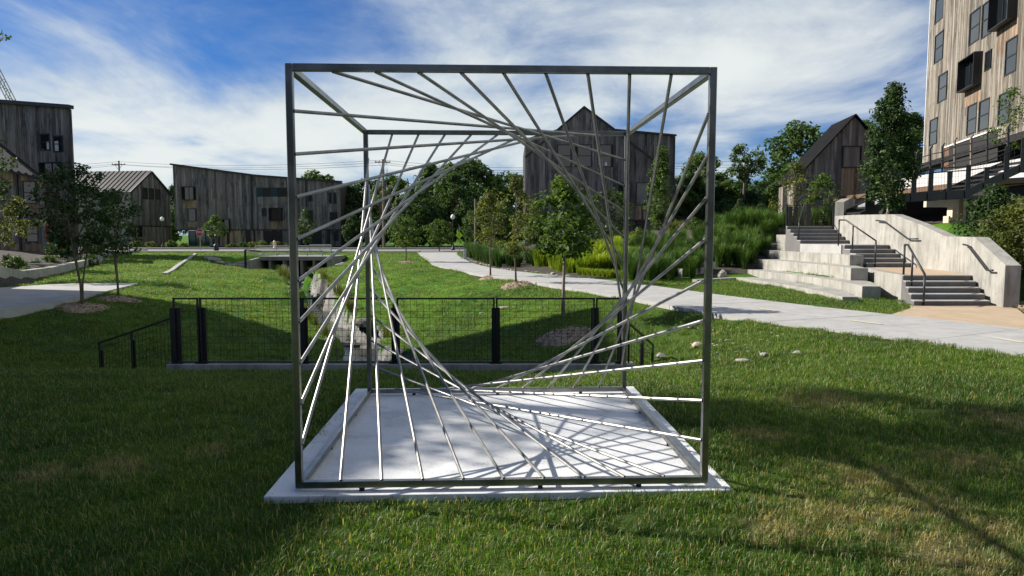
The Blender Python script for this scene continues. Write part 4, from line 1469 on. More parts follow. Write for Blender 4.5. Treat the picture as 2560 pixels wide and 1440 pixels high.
# ================================================================== WALKWAY, RAILS AND RETAINING WALLS ON THE RIGHT
YW = 24.0
wk = thing('steel_walkway', (16, YW, 2.0), 'black steel stair walkway rising to the right above the stairs', 'walkway')
prof = [(2150, 532), (2202, 505), (2250, 484), (2416, 474), (2472, 447), (2600, 388)]
WD = 1.6
tops = [at(x, y, YW) for (x, y) in prof]
for dy in (0.0, WD):
    mb = MB()
    for i in range(len(tops) - 1):
        a, b = tops[i] + Vector((0, dy, 0)), tops[i + 1] + Vector((0, dy, 0))
        t = 0.06
        h = 0.30
        mb.hexa([(a.x, a.y, a.z - h), (b.x, b.y, b.z - h), (b.x, b.y + t, b.z - h), (a.x, a.y + t, a.z - h), (a.x, a.y, a.z), (b.x, b.y, b.z), (b.x, b.y + t, b.z), (a.x, a.y + t, a.z)])
    obj('stringer', mb, 'black_steel', parent=wk)
for i in range(len(tops) - 1):
    a, b = tops[i], tops[i + 1]
    if abs(b.z - a.z) < 0.3:
        obj('deck', MB().hexa([(a.x, a.y + .07, a.z - .12), (b.x, b.y + .07, b.z - .12), (b.x, b.y + WD, b.z - .12), (a.x, a.y + WD, a.z - .12), (a.x, a.y + .07, a.z - .06), (b.x, b.y + .07, b.z - .06), (b.x, b.y + WD, b.z - .06), (a.x, a.y + WD, a.z - .06)]), 'galvanised', parent=wk)
    else:
        nst = max(2, int(abs(b.z - a.z) / 0.17))
        for k in range(nst):
            p = a.lerp(b, (k + .5) / nst)
            obj('tread', MB().box(p.x - .15, p.x + .15, p.y + .07, p.y + WD, p.z - .12, p.z - .06), 'black_steel', parent=wk)
pp = [(2168, 470, 522), (2180, 448, 512), (2283, 440, 482), (2325, 424, 478), (2372, 429, 476), (2418, 412, 473), (2465, 418, 447), (2515, 366, 426), (2556, 345, 410)]
for (x, y0_, y1_) in pp:
    p, q = at(x, y1_, YW), at(x, y0_, YW)
    mb = MB().box(p.x - .085, p.x + .085, YW - .03, YW - .008, p.z - .3, q.z)
    obj('post', mb, 'black_steel', parent=wk)
rail1 = [at(x, y, YW - .05) for (x, y) in ((2140, 478), (2182, 448), (2250, 432), (2300, 424), (2420, 416), (2480, 398), (2600, 345))]
rail2 = [at(x, y, YW - .05) for (x, y) in ((2140, 500), (2200, 470), (2255, 450), (2300, 434), (2425, 425), (2475, 418), (2600, 368))]
obj('rail', MB().tube(rail1, .022, 6), 'black_steel', parent=wk)
obj('rail', MB().tube(rail2, .018, 6), 'black_steel', parent=wk)
mb = MB()
for x in range(2256, 2540, 7):
    b_ = np.interp(x, [p[0] for p in prof], [p[1] for p in prof])
    t_ = np.interp(x, [2140, 2182, 2250, 2300, 2420, 2480, 2600], [478, 448, 432, 424, 416, 398, 345])
    mb.tube([at(x, b_, YW - .04), at(x, t_, YW - .04)], .004, 4, cap=False)
for t in (0.2, 0.4, 0.6, 0.8):
    line = []
    for x in (2256, 2300, 2360, 2416, 2472, 2540):
        b_ = np.interp(x, [p[0] for p in prof], [p[1] for p in prof])
        t_ = np.interp(x, [2140, 2182, 2250, 2300, 2420, 2480, 2600], [478, 448, 432, 424, 416, 398, 345])
        line.append(at(x, b_ + (t_ - b_) * t, YW - .04))
    mb.tube(line, .004, 4, cap=False)
obj('wire_mesh', mb, 'black_steel', parent=wk)
for (x, yt) in ((2240, 486), (2425, 478)):
    p = at(x, yt, YW + .8)
    obj('leg', MB().box(p.x - .06, p.x + .06, YW + .75, YW + .87, 1.0, p.z - .3), 'black_steel', parent=wk)

# pale retaining wall behind the walkway, facing the sun
a, b = at(2248, 448, 30.5), at(2575, 392, 26.0)
mb = ribbon([(b.x, b.y), ((a.x + b.x) / 2, (a.y + b.y) / 2), (a.x, a.y)], 0.3, [b.z, (a.z + b.z) / 2, a.z], [3.5, 3.25, 3.0])
obj('retaining_wall', mb, 'pale_wall', label='pale sunlit retaining wall behind the black steel walkway', cat='wall')
ur = thing('terrace_railing', (20, 29, 4), 'dark railing with bent posts on top of the pale retaining wall', 'railing')
prs = [(2292, 384, 440), (2326, 372, 436), (2356, 366, 432), (2387, 352, 425), (2428, 344, 418), (2468, 334, 408), (2520, 318, 402)]
tp = []
for (x, y0_, y1_) in prs:
    Yp = float(np.interp(x, [2248, 2575], [30.7, 26.2]))
    p, q = at(x, y1_, Yp), at(x, y0_, Yp)
    q2 = at(x + 5, y0_ - 8, Yp)
    obj('post', MB().tube([(p.x, p.y, p.z - .2), q, q2], [.045, .045, .04], 6), 'pole_wood' if x in (2387, 2428) else 'black_steel', parent=ur)
    tp.append((x, y0_, Yp))
for dy in (14, 34, 54):
    obj('rail', MB().tube([at(x, y0_ + dy * (1 if True else 0), Yp - .05) for (x, y0_, Yp) in tp], .02, 6), 'black_steel', parent=ur)
# planted bank behind the railing

# ================================================================== TREES AND PLANTS
def leaf_quads(C, Nrm, size, r, aspect=1.9):
    """rhombic leaves: centres C, facing Nrm, sizes"""
    n = len(C)
    a = r.normal(size=(n, 3))
    t = np.cross(Nrm, a)
    t /= np.linalg.norm(t, axis=1, keepdims=True) + 1e-9
    b = np.cross(Nrm, t)
    L = (size * r.uniform(0.7, 1.3, n))[:, None]
    W = L / aspect
    fold = Nrm * L * 0.12
    V = np.stack([C - t * L * 0.5, C + b * W * 0.5 + fold, C + t * L * 0.5, C - b * W * 0.5 + fold], 1).reshape(-1, 3)
    F = np.arange(4 * n).reshape(n, 4)
    return V, F


def crown_points(r, n_clump, env, n_leaf, clump_r, flat=0.75, shell=0.55):
    """clump centres inside the envelope env(z01) -> radius factor; leaves gathered on the clumps"""
    cs = []
    while len(cs) < n_clump:
        z = r.uniform(0, 1)
        rad = env(z)
        if rad <= 0:
            continue
        q = math.sqrt(r.uniform(shell ** 2, 1)) * rad if r.uniform() < 0.8 else r.uniform(0, 1) * rad
        a = r.uniform(0, 2 * math.pi)
        q *= 1 + 0.16 * math.sin(3 * a + 7 * z) + r.normal() * 0.06
        cs.append((q * math.cos(a), q * math.sin(a), z))
    return np.array(cs)


def make_tree(seed, H, R, trunk_h, env, n_clump, leaf_per, clump_r, leaf, leafmat, barkmat='bark', trunk_r=0.05, flat=0.7, multi=1, lean=0.0):
    """returns (trunk mesh, crown mesh), local coordinates with the root at the origin"""
    r = np.random.default_rng(seed)
    cs = crown_points(r, n_clump, env, 0, clump_r)
    C = cs.copy()
    C[:, :2] *= R
    C[:, 2] = trunk_h + cs[:, 2] * (H - trunk_h)
    mb = MB()
    top = Vector((lean * H * 0.3 + r.normal() * 0.02 * H, r.normal() * 0.02 * H, trunk_h + (H - trunk_h) * 0.72))
    for mstem in range(multi):
        off = Vector((r.normal() * 0.04 * H, r.normal() * 0.04 * H, 0)) if multi > 1 else Vector((0, 0, 0))
        tp = top + off * 6 * (1 if multi > 1 else 0)
        mid = Vector((tp.x * 0.3 + r.normal() * 0.01 * H, tp.y * 0.3 + r.normal() * 0.01 * H, trunk_h))
        k = 1.0 / math.sqrt(multi)
        mb.tube([(0, 0, -0.15), (mid.x * 0.2, mid.y * 0.2, trunk_h * 0.4), mid, mid.lerp(tp, 0.5), tp],
                [trunk_r * 1.35 * k, trunk_r * k, trunk_r * 0.85 * k, trunk_r * 0.5 * k, trunk_r * 0.12 * k], 7)
    nb = min(n_clump, 26)
    for i in r.permutation(n_clump)[:nb]:
        c = Vector(C[i])
        hz = max(trunk_h * 0.95, min(c.z - 0.25 * (c.x ** 2 + c.y ** 2) ** 0.5 - 0.1 * H, top.z))
        t = (hz - trunk_h) / max(top.z - trunk_h, 1e-3)
        s = Vector((top.x * 0.3, top.y * 0.3, trunk_h)).lerp(top, max(0, min(1, t)))
        m_ = s.lerp(c, 0.5) + Vector((0, 0, 0.04 * H))
        mb.tube([s, m_, c], [trunk_r * 0.38, trunk_r * 0.25, trunk_r * 0.06], 5, cap=False)
    tm = bpy.data.meshes.new('trunk')
    tm.from_pydata(mb.v, [], mb.f)
    tm.materials.append(MATS[barkmat])
    tm.polygons.foreach_set('use_smooth', [True] * len(tm.polygons))
    n = n_clump * leaf_per
    ci = np.repeat(np.arange(n_clump), leaf_per)
    d = r.normal(size=(n, 3))
    d /= np.linalg.norm(d, axis=1, keepdims=True)
    rr = clump_r * (0.35 + 0.65 * r.uniform(0, 1, n) ** 0.5) * np.repeat(r.uniform(0.6, 1.3, n_clump), leaf_per)
    P = C[ci] + d * rr[:, None] * np.array([1, 1, flat])
    nr = d * 0.6 + np.array([0, 0, 0.55]) + r.normal(size=(n, 3)) * 0.5
    nr /= np.linalg.norm(nr, axis=1, keepdims=True)
    V, F = leaf_quads(P, nr, np.full(n, leaf), r)
    return tm, np_mesh('crown', V, F, leafmat)


def plant_tree(name, meshes, loc, label, cat='tree', rotz=0.0, scale=1.0, group=None):
    t = thing(name, loc, label, cat, group)
    t.rotation_euler = (0, 0, rotz)
    t.scale = (scale,) * 3 if np.isscalar(scale) else scale
    link('trunk', meshes[0], parent=t)
    link('crown', meshes[1], parent=t)
    return t


ball = lambda z: math.sqrt(max(0, 1 - (2 * z - 1) ** 2)) * 0.95 + 0.05
egg = lambda z: math.sin(math.pi * min(1, (z + 0.04) ** 0.75)) * 0.95 + 0.05
cone = lambda z: (0.35 + 0.65 * min(1, z / 0.28)) if z < 0.28 else 1.0 * (1 - (z - 0.28) / 0.72) ** 0.72 + 0.05
spread = lambda z: (0.45 + 0.55 * z / 0.35) if z < 0.35 else math.sqrt(max(0.02, 1 - ((z - 0.35) / 0.68) ** 2))

MULCH = []


def mulch_ring(px, py, r, label, base_z=None):
    g = gnd(px, py, base_z if base_z is not None else -0.1)
    for _ in range(12):
        g = gnd(px, py, gz(g.x, g.y))
    MULCH.append((g.x, g.y, r))
    rr = np.random.default_rng(int(px))
    mb = MB()
    rings = 5
    nseg = 22
    vs = []
    for i in range(rings + 1):
        q = i / rings
        for k in range(nseg):
            a = 2 * math.pi * k / nseg
            rad = r * q * (1 + (0.10 * math.sin(3 * a + px) + 0.07 * math.sin(7 * a)) * q)
            x, y = g.x + rad * math.cos(a), g.y + rad * math.sin(a)
            vs.append((x, y, gz(x, y) + 0.10 * (1 - q ** 2) + 0.012 - 0.03 * (q > .99)))
    fs = []
    for i in range(rings):
        for k in range(nseg):
            k2 = (k + 1) % nseg
            fs.append((i * nseg + k, i * nseg + k2, (i + 1) * nseg + k2, (i + 1) * nseg + k)[::-1])
    mb.add(vs, [f[::-1] for f in fs])
    n = int(520 * min(1, r))
    a, q = rr.uniform(0, 2 * math.pi, n), r * np.sqrt(rr.uniform(0, 1.08, n))
    X, Y = g.x + q * np.cos(a), g.y + q * np.sin(a)
    Z = G(X, Y) + 0.10 * np.clip(1 - (q / r) ** 2, 0, 1) + 0.02
    o = obj('mulch_bed', mb, 'mulch', kind='stuff', label=label, cat='mulch', smooth=True)
    nr = rr.normal(size=(n, 3)) * 0.5 + np.array([0, 0, 1.0])
    nr /= np.linalg.norm(nr, axis=1, keepdims=True)
    V, F = leaf_quads(np.stack([X, Y, Z], -1), nr, np.full(n, 0.07), rr, 2.6)
    me = np_mesh('wood_chips', V - np.array(o.location), F, 'mulch_chip')
    c = link('wood_chips', me, parent=o, kind='stuff')
    return g


def on_ground(px, py, z=-0.1):
    g = gnd(px, py, z)
    for _ in range(15):
        g = gnd(px, py, gz(g.x, g.y))
    return g


# ---- young trees in the lawns, each in its mulch ring
g = mulch_ring(1408, 782, 0.62, 'pale mulch ring under the young tree right of centre')
y_tree = make_tree(11, 2.75, 0.74, 1.18, egg, 52, 60, 0.24, 0.115, 'leaf_mid', 'pale_bark', 0.034)
plant_tree('young_tree', y_tree, (g.x, g.y, g.z + .08), 'young leafy tree with straight trunk in the largest mulch ring', rotz=0.4)
g = mulch_ring(1290, 713, 0.58, 'mulch ring under the second slim tree beside the path')
s_tree = make_tree(12, 3.35, 0.72, 1.0, egg, 40, 46, 0.26, 0.11, 'leaf_olive', 'bark', 0.030)
plant_tree('young_tree', s_tree, (g.x, g.y, g.z + .08), 'slim olive young tree, the taller of two beside the path bend', scale=1.02)
g = mulch_ring(1226, 697, 0.50, 'mulch ring under the first slim tree beside the path')
s_tree2 = make_tree(13, 3.05, 0.66, 1.2, egg, 36, 46, 0.26, 0.11, 'leaf_olive', 'bark', 0.030)
plant_tree('young_tree', s_tree2, (g.x, g.y, g.z + .08), 'slim olive young tree, left of two beside the path bend', rotz=1.0, scale=1.03)
g = mulch_ring(1015, 657, 0.62, 'small mulch ring of the low tree on the far sunny lawn')
l_tree = make_tree(14, 2.6, 1.05, 0.95, spread, 40, 50, 0.30, 0.14, 'leaf_mid', 'bark', 0.035)
plant_tree('young_tree', l_tree, (g.x, g.y, g.z + .06), 'low round young tree alone on the far sunny lawn')
g = mulch_ring(206, 765, 0.62, 'mulch ring of the larger tree in the left shade')
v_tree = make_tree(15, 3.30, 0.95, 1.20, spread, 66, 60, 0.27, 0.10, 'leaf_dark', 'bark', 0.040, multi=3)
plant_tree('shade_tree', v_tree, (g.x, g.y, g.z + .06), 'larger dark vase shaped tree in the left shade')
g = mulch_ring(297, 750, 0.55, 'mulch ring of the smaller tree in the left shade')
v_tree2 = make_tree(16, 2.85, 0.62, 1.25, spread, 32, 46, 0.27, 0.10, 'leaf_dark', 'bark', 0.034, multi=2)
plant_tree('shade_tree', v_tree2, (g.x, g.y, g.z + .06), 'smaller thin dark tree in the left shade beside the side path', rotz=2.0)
# tree at the left frame edge
p = at(-12, 640, 30)
e_tree = make_tree(17, 3.6, 1.55, 0.7, egg, 70, 50, 0.34, 0.14, 'leaf_olive', 'bark', 0.05)
plant_tree('edge_tree', e_tree, (p.x, 30, gz(p.x, 30)), 'olive tree cut by the left edge of the view')
p = at(-75, 640, 25)
e_tree2 = make_tree(18, 5.6, 1.55, 2.6, egg, 60, 50, 0.34, 0.13, 'leaf_dark', 'bark', 0.06)
plant_tree('edge_tree', e_tree2, (p.x, 25, gz(p.x, 25)), 'taller dark tree whose twigs poke in at the left edge')

# big tree out of frame at the left: dapples the pad and pokes one twig in at the top left
bt = make_tree(19, 8.6, 2.5, 3.2, ball, 85, 60, 0.50, 0.16, 'leaf_mid', 'bark', 0.14)
plant_tree('broad_tree', bt, (-13.2, 8.9, -.1), 'broad tree beyond the left edge that dapples the pad with shade', rotz=0.6)
ht = make_tree(20, 13.6, 1.5, 10.3, ball, 60, 46, 0.42, 0.17, 'leaf_mid', 'bark', 0.16)  # unseen tree added to shade the right lawn and hide a shadow line
plant_tree('added_tall_tree', ht, (-14.0, 9.9, -.1), 'added unseen tree beyond the left edge, high crown shading the right lawn', rotz=1.1)
tw = thing('overhanging_twig', at(-40, 100, 8.0), 'small leafy twig hanging in at the top left corner', 'twig')
tp_ = [at(-200, 92, 8.0), at(-40, 98, 8.0), at(12, 95, 8.0), at(28, 93, 8.0)]
obj('stem', MB().tube(tp_, [.012, .006, .003, .002], 5), 'bark', parent=tw)
r = np.random.default_rng(5)
C = np.array([tuple(at(x, y, 8.0 + r.uniform(-.1, .1))) for (x, y) in ((3, 86), (8, 95), (14, 90), (20, 96), (26, 92), (2, 102), (10, 101), (-6, 95), (-12, 104), (16, 100), (6, 79), (-4, 84))])
nr = r.normal(size=(len(C), 3)) * .4 + np.array([0, -.6, .5])
nr /= np.linalg.norm(nr, axis=1, keepdims=True)
V, F_ = leaf_quads(C - np.array(tw.location), nr, np.full(len(C), .07), r, 1.6)
link('leaves', np_mesh('leaves', V, F_, 'leaf_dark'), parent=tw)

# ---- columnar oak in the planter above the stair wall
p = at(2216, 538, 23.2)
oak = make_tree(21, 4.35, 0.84, 0.42, cone, 190, 60, 0.26, 0.115, 'leaf_dark', 'pale_bark', 0.055, flat=1.0)
plant_tree('columnar_oak', oak, (p.x + .05, 23.2, p.z - .1), 'dense dark columnar tree rising behind the concrete stair wall')
# columnar evergreen by the centre house
p = at(1652, 600, 46)
cyp = make_tree(22, 5.3, 1.0, 0.3, cone, 110, 46, 0.36, 0.17, 'leaf_mid', 'bark', 0.06, flat=1.1)
plant_tree('columnar_evergreen', cyp, (p.x, 46, gz(p.x, 46)), 'tall narrow evergreen against the right of the gabled timber house')
# tree in front of centre-house corner and others near the house
p = at(1345, 600, 40)
plant_tree('garden_tree', make_tree(23, 3.0, 1.1, 0.8, egg, 60, 50, 0.36, 0.15, 'leaf_mid'), (p.x, 40, gz(p.x, 40)), 'bushy green tree before the left corner of the gabled house')
p = at(1520, 600, 34)
plant_tree('garden_tree', make_tree(24, 2.8, 1.5, 0.5, ball, 60, 50, 0.34, 0.14, 'leaf_dark'), (p.x, 34, gz(p.x, 34)), 'low spreading dark tree in front of the gabled house')
p = at(538, 615, 78)
plant_tree('street_tree', make_tree(25, 3.7, 1.25, 1.2, egg, 44, 50, 0.40, 0.2, 'leaf_mid'), (p.x, 78.2, .1), 'small round street tree before the long timber block')
p = at(762, 612, 80)
plant_tree('street_tree', make_tree(26, 4.4, 0.95, 0.6, egg, 44, 50, 0.40, 0.2, 'leaf_far_dark'), (p.x, 80.5, .1), 'narrow dark street tree near the right end of the timber block')
p = at(1116, 632, 63)
plant_tree('street_tree', make_tree(27, 2.9, 1.3, 0.6, ball, 50, 50, 0.34, 0.2, 'leaf_mid'), (p.x - .8, 64.5, 0), 'low round tree beside the lamp post at the path end')

# ---- woodland behind the road: individual trees
far_a = make_tree(31, 10, 4.2, 1.2, ball, 150, 48, 1.0, 0.52, 'leaf_far', 'bark', 0.22)
far_b = make_tree(32, 10, 3.6, 1.0, egg, 150, 48, 1.0, 0.52, 'leaf_far', 'bark', 0.22)
far_c = make_tree(33, 10, 4.0, 1.0, spread, 150, 48, 1.0, 0.52, 'leaf_far_dark', 'bark', 0.22)
far_d = make_tree(34, 10, 3.4, 1.0, egg, 150, 46, 0.95, 0.5, 'leaf_far_dark', 'bark', 0.22)
kinds = [far_a, far_b, far_c, far_d]
woods = [  # px centre, top py, depth, kind, width factor
    (880, 470, 92, 3, .9), (915, 455, 96, 2, .9), (985, 448, 92, 0, .8), (1040, 470, 84, 2, .9), (1075, 418, 98, 1, 1.), (1165, 410, 96, 0, 1.05), (1130, 440, 88, 2, .9),
    (1235, 445, 100, 3, 1.), (1280, 440, 104, 2, 1.), (1310, 470, 92, 1, .8), (1210, 500, 80, 3, .8), (1255, 505, 78, 2, .7),
    (790, 438, 112, 0, .9), (720, 450, 115, 3, .8), (432, 470, 108, 1, .6), (1000, 500, 80, 3, .8), (945, 500, 86, 2, .8),
    (1180, 530, 74, 2, .6), (1085, 520, 82, 3, .8), (1020, 530, 79, 3, .7), (880, 540, 84, 2, .7)]
wl = ['at the left end of the wood beside the timber block', 'behind the bare tree and utility pole', 'right of the utility pole', 'in the dark middle of the wood', 'on the left of the tallest pair in the wood', 'forming the highest crown of the wood', 'below the highest crown of the wood',
      'right of the highest crown', 'in the right end of the wood', 'touching the gabled house from the left', 'low at the right end of the wood', 'low in front near the gabled house', 'showing over the long block roof', 'just showing above the long block roof left of the frame post', 'between the gable house and the long block', 'low and dark in the wood centre', 'low and dark behind the frame rods', 'small and dark behind the thin pole', 'low and dark behind the lamp post', 'low and dark left of the lamp post', 'low beside the end of the long block']
wk_names = ['round leafy tree', 'tall leafy tree', 'wide dark tree', 'tall dark tree']
for i, (px, py, Y, k, wf) in enumerate(woods):
    p = at(px, py, Y)
    hgt = p.z
    plant_tree('woodland_tree', kinds[k], (p.x, Y, 0), wk_names[k] + ' ' + wl[i], rotz=i * 1.37, scale=(hgt / 10 * wf, hgt / 10 * wf, hgt / 10), group='trees of the wood beyond the road')
right_w = [(1705, 445, 66, 2, .9), (1755, 392, 74, 0, .85), (1800, 470, 60, 3, .9), (1860, 430, 64, 1, .7), (1900, 455, 60, 2, .9), (1850, 500, 50, 3, .8), (1945, 440, 66, 0, .8), (1720, 500, 64, 3, .6), (1905, 510, 48, 2, .7), (1700, 470, 58, 0, 1.0), (1740, 440, 62, 1, 1.0), (1790, 440, 68, 2, 1.1), (1830, 455, 60, 0, 1.1), (1880, 470, 56, 3, 1.1), (1925, 470, 54, 1, 1.0), (1815, 500, 54, 2, 1.0), (1770, 490, 56, 3, .9)]
rl = ['right behind the gabled house', 'behind the right post of the sculpture', 'low right of the sculpture post', 'tall and open before the steep roof', 'under the steep roof', 'low in front of the right wood', 'behind the steep roof eave', 'low behind the low wing', 'low before the steep gable house', 'close behind the low wing', 'tall beside the right post of the sculpture', 'wide in the middle of the right wood', 'bright in the middle of the right wood', 'dark before the umbrella tree', 'under the umbrella tree', 'low in the middle of the right wood', 'low beside the right lamp post']
for i, (px, py, Y, k, wf) in enumerate(right_w):
    p = at(px, py, Y)
    b = gz(p.x, Y)
    hgt = p.z - b
    plant_tree('woodland_tree', kinds[k], (p.x, Y, b), wk_names[k] + ' ' + rl[i], rotz=2 + i * 1.1, scale=(hgt / 10 * wf, hgt / 10 * wf, hgt / 10), group='trees of the wood on the right')
umb = make_tree(35, 14, 4.3, 7.2, lambda z: math.sqrt(max(0, 1 - (z * 0.96) ** 2)) * .95 + .05, 100, 46, 1.1, 0.55, 'leaf_far_dark', 'bark', 0.3)
p = at(2002, 318, 78)
plant_tree('umbrella_tree', umb, (p.x, 78, 0), 'tall umbrella crowned tree left of the steep roof', scale=p.z / 14)
open_t = make_tree(36, 9, 1.9, 5.2, ball, 40, 34, 0.62, 0.4, 'leaf_far_dark', 'bark', 0.16)
p = at(1862, 364, 58)
plant_tree('open_tree', open_t, (p.x, 58, gz(p.x, 58)), 'thin open tree top standing above the right wood', scale=(p.z - gz(p.x, 58)) / 9)
pine = make_tree(37, 13, 2.6, 4.0, egg, 100, 44, 0.85, 0.45, 'leaf_far_dark', 'bark', 0.28)
for i, (px, py, Y, lb) in enumerate(((2285, 282, 58, 'tall dark tree against the left edge of the tower'), (2240, 300, 64, 'tall dark tree behind the columnar tree'), (2165, 300, 66, 'dark tree behind the steep gable peak'))):
    p = at(px, py, Y)
    plant_tree('tall_tree', pine, (p.x, Y, 1.5), lb, rotz=i * 2.1, scale=(p.z - 1.5) / 13, group='tall trees left of the tower')
# bare tree beside the utility pole
r = np.random.default_rng(77)
p = at(955, 600, 82)
mb = MB()
for k in range(15):
    a = r.uniform(0, 6.28)
    q = r.uniform(.4, 2.3)
    h = r.uniform(7.0, 10.8)
    mb.tube([(0, 0, 0), (q * .2 * math.cos(a), q * .2 * math.sin(a), h * .4), (q * .75 * math.cos(a), q * .75 * math.sin(a), h * .75), (q * math.cos(a + .2), q * math.sin(a + .2), h)], [.09, .06, .035, .012], 4, cap=False)
tm = bpy.data.meshes.new('branches')
tm.from_pydata(mb.v, [], mb.f)
tm.materials.append(MATS['bark'])
link('bare_tree', tm, (p.x, 82, 0), label='leafless thin tree behind the utility pole', cat='tree')


# ---- ornamental grasses and shrubs
def reed_mesh(seed, nb, R, H, w, mat, arch=0.55, base=0.25):
    r = np.random.default_rng(seed)
    V, Fc = [], []
    for i in range(nb):
        a = r.uniform(0, 6.283)
        q = R * base * math.sqrt(r.uniform())
        h = H * r.uniform(0.55, 1.05)
        ln = R * r.uniform(0.15, 1.0) * (1 if r.uniform() < .8 else 1.3)
        da = a + r.normal() * .5
        dx, dy = math.cos(da), math.sin(da)
        sx, sy = -dy * w / 2, dx * w / 2
        bx, by = q * math.cos(a), q * math.sin(a)
        o = len(V)
        for (t, hh, ww) in ((0, 0, .8), (.18, .45, 1), (.5, .82, .8), (1.0, 1.0 - arch * r.uniform(0, .5), .15)):
            cx_, cy_ = bx + dx * ln * t, by + dy * ln * t
            V += [(cx_ - sx * ww, cy_ - sy * ww, h * hh - .03 * (t == 0)), (cx_ + sx * ww, cy_ + sy * ww, h * hh - .03 * (t == 0))]
        for k in range(3):
            Fc.append((o + 2 * k, o + 2 * k + 1, o + 2 * k + 3, o + 2 * k + 2))
    return np_mesh('blades', np.array(V), np.array(Fc), mat)


reeds = [reed_mesh(200 + k, 240, 0.52, 1.0, 0.016, 'reed') for k in range(3)]
reeds_t = [reed_mesh(210 + k, 260, 0.55, 1.25, 0.016, 'reed_tall', .6) for k in range(3)]
limes = [reed_mesh(220 + k, 240, 0.50, 0.85, 0.024, 'lime_leaf', .5, .6) for k in range(3)]


def plant(name, me, x, y, s, label, cat, group, z=None, rz=None):
    z = gz(x, y) if z is None else z
    return link(name, me, (x, y, z), random.uniform(0, 6.28) if rz is None else rz, s, label=label, cat=cat, group=group)


# hedge of grasses along the far side of the path
rr = np.random.default_rng(3)
o = np.argsort(PFs[:, 1])
def pfx(y):
    return float(np.interp(y, PFs[o, 1], PFs[o, 0]))
cnt = 0
for row in range(3):
    for y in np.arange(33.2, 52, 0.78 + row * .12):
        x = pfx(y) + 0.75 + row * 0.85 + rr.uniform(-.15, .15)
        plant('grass_clump', reeds[cnt % 3], x, y + rr.uniform(-.2, .2), rr.uniform(0.85, 1.1) * (1.12 if y > 38 else .98), 'upright green grass clump in the hedge row along the bending path', 'ornamental grass', 'grass hedge along the far side of the path')
        cnt += 1
# yellow-green shrubs in front of the gabled house
for i in range(64):
    px, Y = rr.uniform(1352, 1575), rr.uniform(27.2, 33)
    x = (px - 1280) / 1700 * Y
    if x < pfx(Y) + 0.9:
        continue
    plant('lime_shrub', limes[i % 3], x, Y, rr.uniform(.75, 1.15), 'bright yellow green leafy plant in the bed before the gabled house', 'plant', 'yellow green plants by the path')
# small round edging plants
for i, px in enumerate(np.linspace(1440, 1590, 13)):
    g = gnd(px, np.interp(px, [1440, 1590], [690, 703]) - 3, 0.0)
    plant('edging_plant', limes[i % 3], g.x + .2, g.y + .5, .38, 'low round plant edging the bed along the path', 'plant', 'edging plants along the path')
# tall green grasses right of the yellow plants, up to the tiers
for i in range(150):
    px, Y = rr.uniform(1555, 1930), rr.uniform(22.8, 30.5)
    x = (px - 1280) / 1700 * Y
    if x < pfx(Y) + 0.75 or (x > 7.1 and Y < 25.2) or x > 9.4:
        continue
    if 5.8 < x < 7.8 and Y < 23.9:
        continue
    plant('tall_grass_clump', reeds_t[i % 3], x, Y, rr.uniform(.62, .88), 'tall arching dark green grass clump in the bed left of the seat tiers', 'ornamental grass', 'tall grasses left of the tiers')
for i in range(80):
    px, Y = rr.uniform(1760, 1965), rr.uniform(26.8, 34)
    x = (px - 1280) / 1700 * Y
    if x > 10.2 and Y < 28.6:
        continue
    plant('tall_grass_clump', reeds_t[i % 3], x, Y, rr.uniform(.5, .75), 'tall green grass clump massed on the bank behind the tiers', 'ornamental grass', 'grasses on the bank behind the tiers')
for i in range(7):
    x, Y = rr.uniform(14.2, 16.8), 34 + rr.uniform(-1, 1)
    plant('tall_grass_clump', reeds_t[i % 3], x, Y, .9, 'tall grass clump on the terrace behind the upper steps', 'ornamental grass', 'grasses on the terrace')


for i in range(62):
    x, Y = rr.uniform(8.2, 11.2), rr.uniform(25.7, 31)
    if (x > 9.7 and Y < 27.9) or (x > 9.0 and Y < 25.9) or (x > 10.3 and Y < 28.3):
        continue
    plant('tall_grass_clump', reeds_t[i % 3], x, Y, rr.uniform(.55, .9), 'tall grass clump spilling against the far end of the seat tiers', 'ornamental grass', 'grasses at the far end of the tiers')


# leafy shrubs
def shrub_mesh(seed, R, H, n_clump, per, leaf, mat):
    r = np.random.default_rng(seed)
    a = r.normal(size=(n_clump, 3))
    a /= np.linalg.norm(a, axis=1, keepdims=True)
    a[:, 2] = np.abs(a[:, 2])
    C = a * r.uniform(.5, 1, n_clump)[:, None] * np.array([R, R, H]) * .85
    n = n_clump * per
    ci = np.repeat(np.arange(n_clump), per)
    d = r.normal(size=(n, 3))
    d /= np.linalg.norm(d, axis=1, keepdims=True)
    P = C[ci] + d * (R * .28) * r.uniform(.3, 1, n)[:, None]
    P[:, 2] = np.maximum(P[:, 2], 0.0)
    nr = d + np.array([0, 0, .5]) + r.normal(size=(n, 3)) * .4
    nr /= np.linalg.norm(nr, axis=1, keepdims=True)
    V, Fq = leaf_quads(P, nr, np.full(n, leaf), r)
    return np_mesh('shrub', V, Fq, mat)


sh_dark = [shrub_mesh(300 + k, .6, .7, 30, 46, .09, 'leaf_dark') for k in range(2)]
sh_mid = [shrub_mesh(310 + k, .6, .6, 30, 46, .09, 'leaf_mid') for k in range(2)]
sh_olive = [shrub_mesh(320 + k, .6, .6, 30, 46, .09, 'leaf_olive') for k in range(2)]
